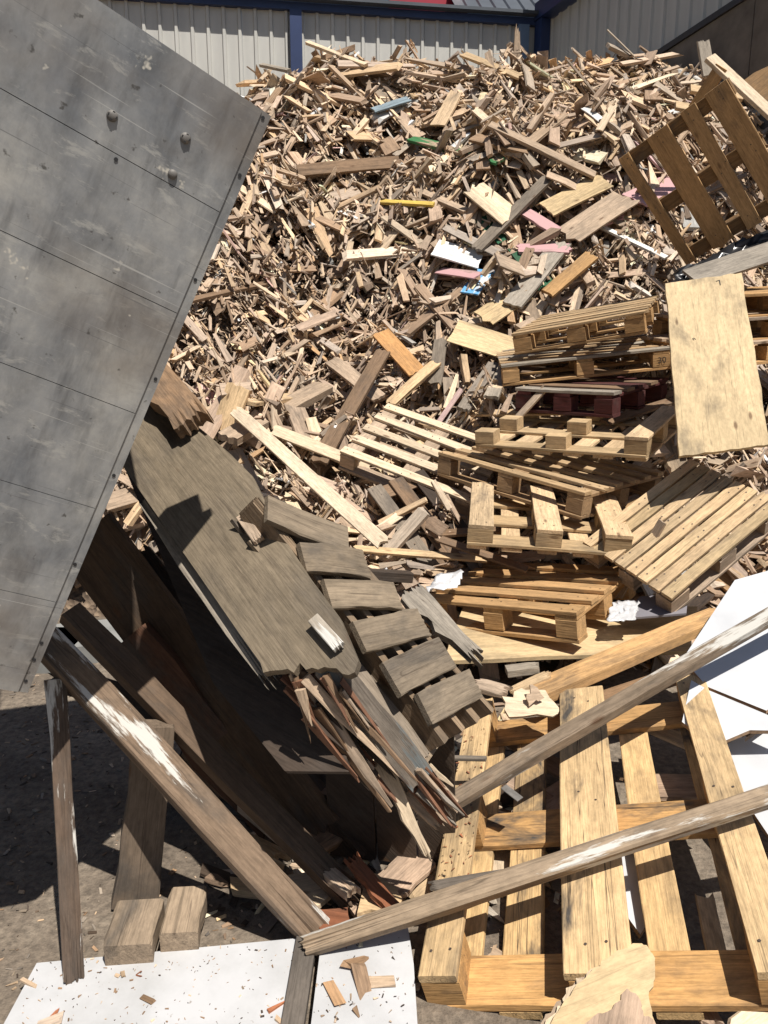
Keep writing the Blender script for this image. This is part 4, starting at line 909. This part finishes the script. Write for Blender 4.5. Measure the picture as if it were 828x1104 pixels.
o = stick('pale_splinter', PT(412, 822, 1.88), PT(458, 918, 1.90), .045, .02, 'pale', .3, up=(.3, -.8, .4), taper=.35, jag1=.05, jag0=.03, rough=.004); tag(o, 'long pale splinter pointing down before the dark cavity', 'splinter')
o = stick('pale_splinter', PT(440, 850, 1.92), PT(470, 878, 1.94), .06, .02, 'tan', .3, up=(.3, -.8, .4), jag1=.05, jag0=.03); tag(o, 'tan broken splinter behind the long pale splinter', 'splinter')

# cavity timbers
o = stick('painted_beam', PT(46, 688, 1.98), PZ(342, 1006, .045), .085, .06, (.20, .14, .095), .9, MPAINT, up=(.55, -.7, .5), jag1=.03, rough=.003, bev=.006); tag(o, 'long beam with peeling white paint propped from the steel panel to the ground', 'beam')
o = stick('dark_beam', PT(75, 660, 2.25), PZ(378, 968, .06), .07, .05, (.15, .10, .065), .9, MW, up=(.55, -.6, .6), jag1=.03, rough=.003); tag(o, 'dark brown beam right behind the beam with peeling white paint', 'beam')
o = stick('wide_plank', PT(92, 578, 2.45), PZ(335, 900, .10), .23, .03, (.10, .065, .042), .9, up=(-.5, -.8, .45), jag1=.04, rough=.006); tag(o, 'wide dark brown plank sloping inside the shaded cavity', 'plank')  # base colour lowered to carry the cavity's shade
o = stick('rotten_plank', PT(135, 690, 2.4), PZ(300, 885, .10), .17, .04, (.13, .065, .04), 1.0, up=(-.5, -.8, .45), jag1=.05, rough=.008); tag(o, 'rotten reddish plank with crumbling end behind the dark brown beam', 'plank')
o = stick('leaning_post', PZ(80, 1052, .042), PT(60, 732, 1.98), .047, .045, (.13, .09, .065), .8, MPAINT, up=(.5, -1, .1), jag0=.04, rough=.002); tag(o, 'thin upright post with flaking white paint standing on the white board', 'post')
o = stick('short_post', PZ(146, 972, .0), PT(168, 780, 2.16), .125, .06, (.20, .145, .10), .8, up=(.35, -1, .1), taper=.85, rough=.004); tag(o, 'short brown post standing on the ground under the peeling white beam', 'post')
for i, (c, dr, ln_, wd_, lab) in enumerate((((145, 1004), (16, -52), .155, .125, 'left of two short timber blocks on the ground behind the white board'), ((199, 990), (13, -56), .165, .10, 'right of two short timber blocks on the ground behind the white board'))):
    q = PZ(c[0], c[1], .075); qq = PZ(c[0] + dr[0], c[1] + dr[1], .085); u_ = unit(qq - q); o = stick('timber_block', q - u_ * ln_ / 2, q + u_ * ln_ / 2, wd_, .065, (.31, .235, .165), .9, rough=.002, bev=.006); tag(o, lab, 'block')
o = stick('loose_batten', PT(262, 868, 2.42), PZ(378, 962, .12), .045, .03, 'tan', .7, jag1=.02); tag(o, 'short tan batten lying at the foot of the wide dark plank', 'batten')
o = stick('pale_offcut', PT(250, 905, 2.3), PZ(292, 925, .08), .09, .03, 'pine', .4, jag1=.06, jag0=.02); tag(o, 'pale splintered off-cut behind the peeling white beam', 'offcut')
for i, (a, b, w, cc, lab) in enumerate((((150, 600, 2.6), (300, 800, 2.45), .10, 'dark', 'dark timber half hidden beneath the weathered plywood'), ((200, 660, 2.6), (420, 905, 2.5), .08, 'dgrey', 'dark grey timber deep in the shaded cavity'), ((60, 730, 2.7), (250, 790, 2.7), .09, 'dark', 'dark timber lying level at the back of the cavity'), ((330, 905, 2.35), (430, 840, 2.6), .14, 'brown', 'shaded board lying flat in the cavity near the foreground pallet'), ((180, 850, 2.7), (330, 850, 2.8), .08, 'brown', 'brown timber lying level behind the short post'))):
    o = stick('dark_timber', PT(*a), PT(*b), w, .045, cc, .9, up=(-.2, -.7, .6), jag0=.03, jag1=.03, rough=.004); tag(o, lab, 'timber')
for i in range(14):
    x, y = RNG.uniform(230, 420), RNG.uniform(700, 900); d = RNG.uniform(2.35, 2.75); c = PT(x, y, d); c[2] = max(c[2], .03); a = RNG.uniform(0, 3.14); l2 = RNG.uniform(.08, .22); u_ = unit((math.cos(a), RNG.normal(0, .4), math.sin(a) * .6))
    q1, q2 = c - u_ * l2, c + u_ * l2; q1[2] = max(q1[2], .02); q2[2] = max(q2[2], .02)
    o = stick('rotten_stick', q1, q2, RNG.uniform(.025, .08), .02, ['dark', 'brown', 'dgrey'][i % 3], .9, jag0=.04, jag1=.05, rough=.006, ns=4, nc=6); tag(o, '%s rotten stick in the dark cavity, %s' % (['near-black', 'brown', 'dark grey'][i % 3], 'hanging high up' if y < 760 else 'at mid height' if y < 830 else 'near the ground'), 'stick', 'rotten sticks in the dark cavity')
# scraps between beam foot and foreground pallet
for nm, pts, cc, lab, z in (('orange_board', [(372, 975), (410, 940), (452, 905), (470, 930), (440, 968), (385, 990)], 'mdf', 'flat light brown board under scraps left of the foreground pallet', .03),
                            ('orange_board', [(395, 945), (425, 955), (430, 985), (385, 985)], 'pine', 'small tan board piece beside the foot of the peeling white beam', .07),
                            ('plywood_scrap', [(300, 950), (345, 935), (368, 962), (330, 985)], 'pale', 'pale plywood scrap behind the foot of the peeling white beam', .03),
                            ('tile_piece', [(338, 985), (375, 975), (378, 1000), (345, 1005)], 'rust', 'reddish brown scrap next to the foot of the peeling white beam', .05)):
    o = poly_sheet(nm, ragged([PZ(x, y, z + .02 * (i % 2)) for i, (x, y) in enumerate(pts)], 3, .006, len(lab)), .014, cc, .4); tag(o, lab, 'board' if 'board' in nm else 'scrap')
o = stick('red_strip', PZ(382, 930, .16), PZ(425, 982, .09), .045, .02, 'rust', .6, jag0=.03, jag1=.03, rough=.004); tag(o, 'reddish splintered strip above the nearer long batten', 'strip')
# white boards at the bottom
W1 = [PZ(x, y, z) for x, y, z in ((-40, 1190, .02), (40, 1041, .03), (327, 1014, .04), (285, 1190, .03))]
o = poly_sheet('white_board', W1, .018, 'white', 0, M_WHITE, edge=M_CORE); tag(o, 'large speckled white board on the ground at lower left', 'board')
W2 = [PZ(x, y, z) for x, y, z in ((325, 1190, .03), (345, 1030, .045), (438, 992, .05), (446, 1040, .05), (455, 1190, .02))]
o = poly_sheet('white_board', W2, .018, 'white', 0, M_WHITE, edge=M_CORE); tag(o, 'small white board on the ground next to the foreground pallet', 'board')
o = stick('ground_batten', PZ(331, 1012, .055), PZ(302, 1190, .03), .055, .03, 'dgrey', .5); tag(o, 'dark grey batten lying between the two white boards', 'batten')
# concrete slabs glimpsed far back under the steel panel
for i, (x, y) in enumerate(((20, 700), (110, 690))):
    q = PZ(x, y, .05); o = mesh_obj('concrete_slab', *box_geo(-.35, .33, -.2, .2, -.05, .05), M_SLAB); o.location = q; o.rotation_euler = (0, 0, .3 * i); tag(o, 'pale slab on the shaded ground under the steel panel, %s' % ('leftmost' if i == 0 else 'next to the dark beams'), 'slab')

# ================================================================== LOOSE CHIPS ON GROUND AND BOARDS
gch = Chips()
def loose(N, fn, zf, smin=.006, smax=.05, cols=('tan', 'brown', 'pine', 'dark', 'lgrey', 'pale')):
    for _ in range(N):
        x, y = fn(); z = zf(x, y)
        if z is None: continue
        L = smin * (smax / smin) ** RNG.random(); Wd = L * RNG.uniform(.15, .6); T = max(.0015, Wd * RNG.uniform(.15, .5)); yaw = RNG.uniform(0, 6.28)
        R_ = np.array([[math.cos(yaw), -math.sin(yaw), 0], [math.sin(yaw), math.cos(yaw), 0], [0, 0, 1]]) @ rodr(RNG.normal(0, .15, 3))
        gch.add(np.array((x, y, z + T / 2)), R_, L, Wd, T, vary(cols[RNG.integers(len(cols))], .2), .3)
loose(2300, lambda: (RNG.uniform(-1.9, .45), RNG.uniform(1.55, 3.6)), lambda x, y: .001, .004, .028, ('brown', 'dark', 'dgrey', 'tan', 'grey'))
loose(420, lambda: (RNG.uniform(-.55, .6), RNG.uniform(1.85, 3.2)), lambda x, y: .004, .015, .14)
def plane_z(P):
    P = np.array(P); n = np.cross(P[1] - P[0], P[2] - P[0]); return lambda x, y: P[0][2] - (n[0] * (x - P[0][0]) + n[1] * (y - P[0][1])) / n[2] + .010
def in_quad(P):
    P = np.array(P)
    def f():
        a, b = RNG.random(2); p = (P[0] * (1 - a) + P[3] * a) * (1 - b) + (P[1] * (1 - a) + P[2] * a) * b; return p[0], p[1]
    return f
loose(330, in_quad(W1), plane_z(W1), .002, .010, ('brown', 'dark', 'tan')); loose(16, in_quad(W1), plane_z(W1), .012, .05, ('brown', 'tan', 'rust'))
loose(130, in_quad([W2[0], W2[1], W2[2], W2[4]]), plane_z(W2), .002, .012, ('brown', 'dark', 'tan')); loose(14, in_quad([W2[0], W2[1], W2[2], W2[4]]), plane_z(W2), .02, .09, ('brown', 'pale', 'tan'))
R, t, L, Wd = POSE['front']; SK0 = [t + R[:, 1] * .25, t + R[:, 1] * 1.0, t + R[:, 1] * 1.0 + R[:, 0] * .1, t + R[:, 1] * .25 + R[:, 0] * .1]
loose(110, in_quad(SK0), lambda x, y: plane_z(SK0)(x, y) - .008, .003, .013, ('brown', 'dark', 'rust'))
tag(gch.build('loose_wood_chips'), 'loose wood chips and dust strewn over the ground and white boards', 'wood chips', kind='stuff')

# ================================================================== STAMPS AND PENCIL MARKS
M_INK = simple('stamp_ink', (.03, .025, .02), .8, .2)
def stamp(text, size, M, parent, name='stamp'):
    cu = bpy.data.curves.new(name, 'FONT'); cu.body = text; cu.size = size; cu.align_x = 'CENTER'; cu.align_y = 'CENTER'
    tmp = bpy.data.objects.new('tmp', cu); COL.objects.link(tmp); bpy.context.view_layer.update()
    me = bpy.data.meshes.new_from_object(tmp.evaluated_get(bpy.context.evaluated_depsgraph_get())); bpy.data.objects.remove(tmp)
    me.materials.clear(); me.materials.append(M_INK); o = bpy.data.objects.new(name, me); COL.objects.link(o); o.parent = parent; o.matrix_basis = M; return o
def root_of(lab): return next(o for o in bpy.data.objects if o.parent is None and lab in o.get('label', ''))
RX = Matrix.Rotation(math.pi / 2, 4, 'X')
R, t, L, Wd = POSE['numbered']; stamp('110', .06, Matrix.Translation((.065, Wd - .10 - .006, -.018 - .0375)) @ RX, root_of('number 110'))
R, t, L, Wd = POSE['mid']; stamp('30', .055, Matrix.Translation((L - .06, -.003, -.036 - .043)) @ RX, root_of('second from the top of the stack'))
sh = root_of('bright plywood sheet leaning')
P = np.array(SHEETQ); n_ = np.cross(P[1] - P[0], P[3] - P[0]); n_ = unit(n_); n_ = n_ if n_ @ (CP - P[0]) > 0 else -n_
x_ = unit(P[1] - P[0]); y_ = np.cross(n_, x_)
shM = Matrix(sh.matrix_basis)
for px, py, tx, sz, ang in ((776, 305, '7', .06, .2), (748, 365, 'n', .035, .3)):
    c = on_plane(px, py, P[0] + n_ * .0115, n_); Mw = mat4(np.stack([x_, y_, n_], 1), c) @ Matrix.Rotation(ang, 4, 'Z'); stamp(tx, sz, shM.inverted() @ Mw, sh, 'pencil_mark')
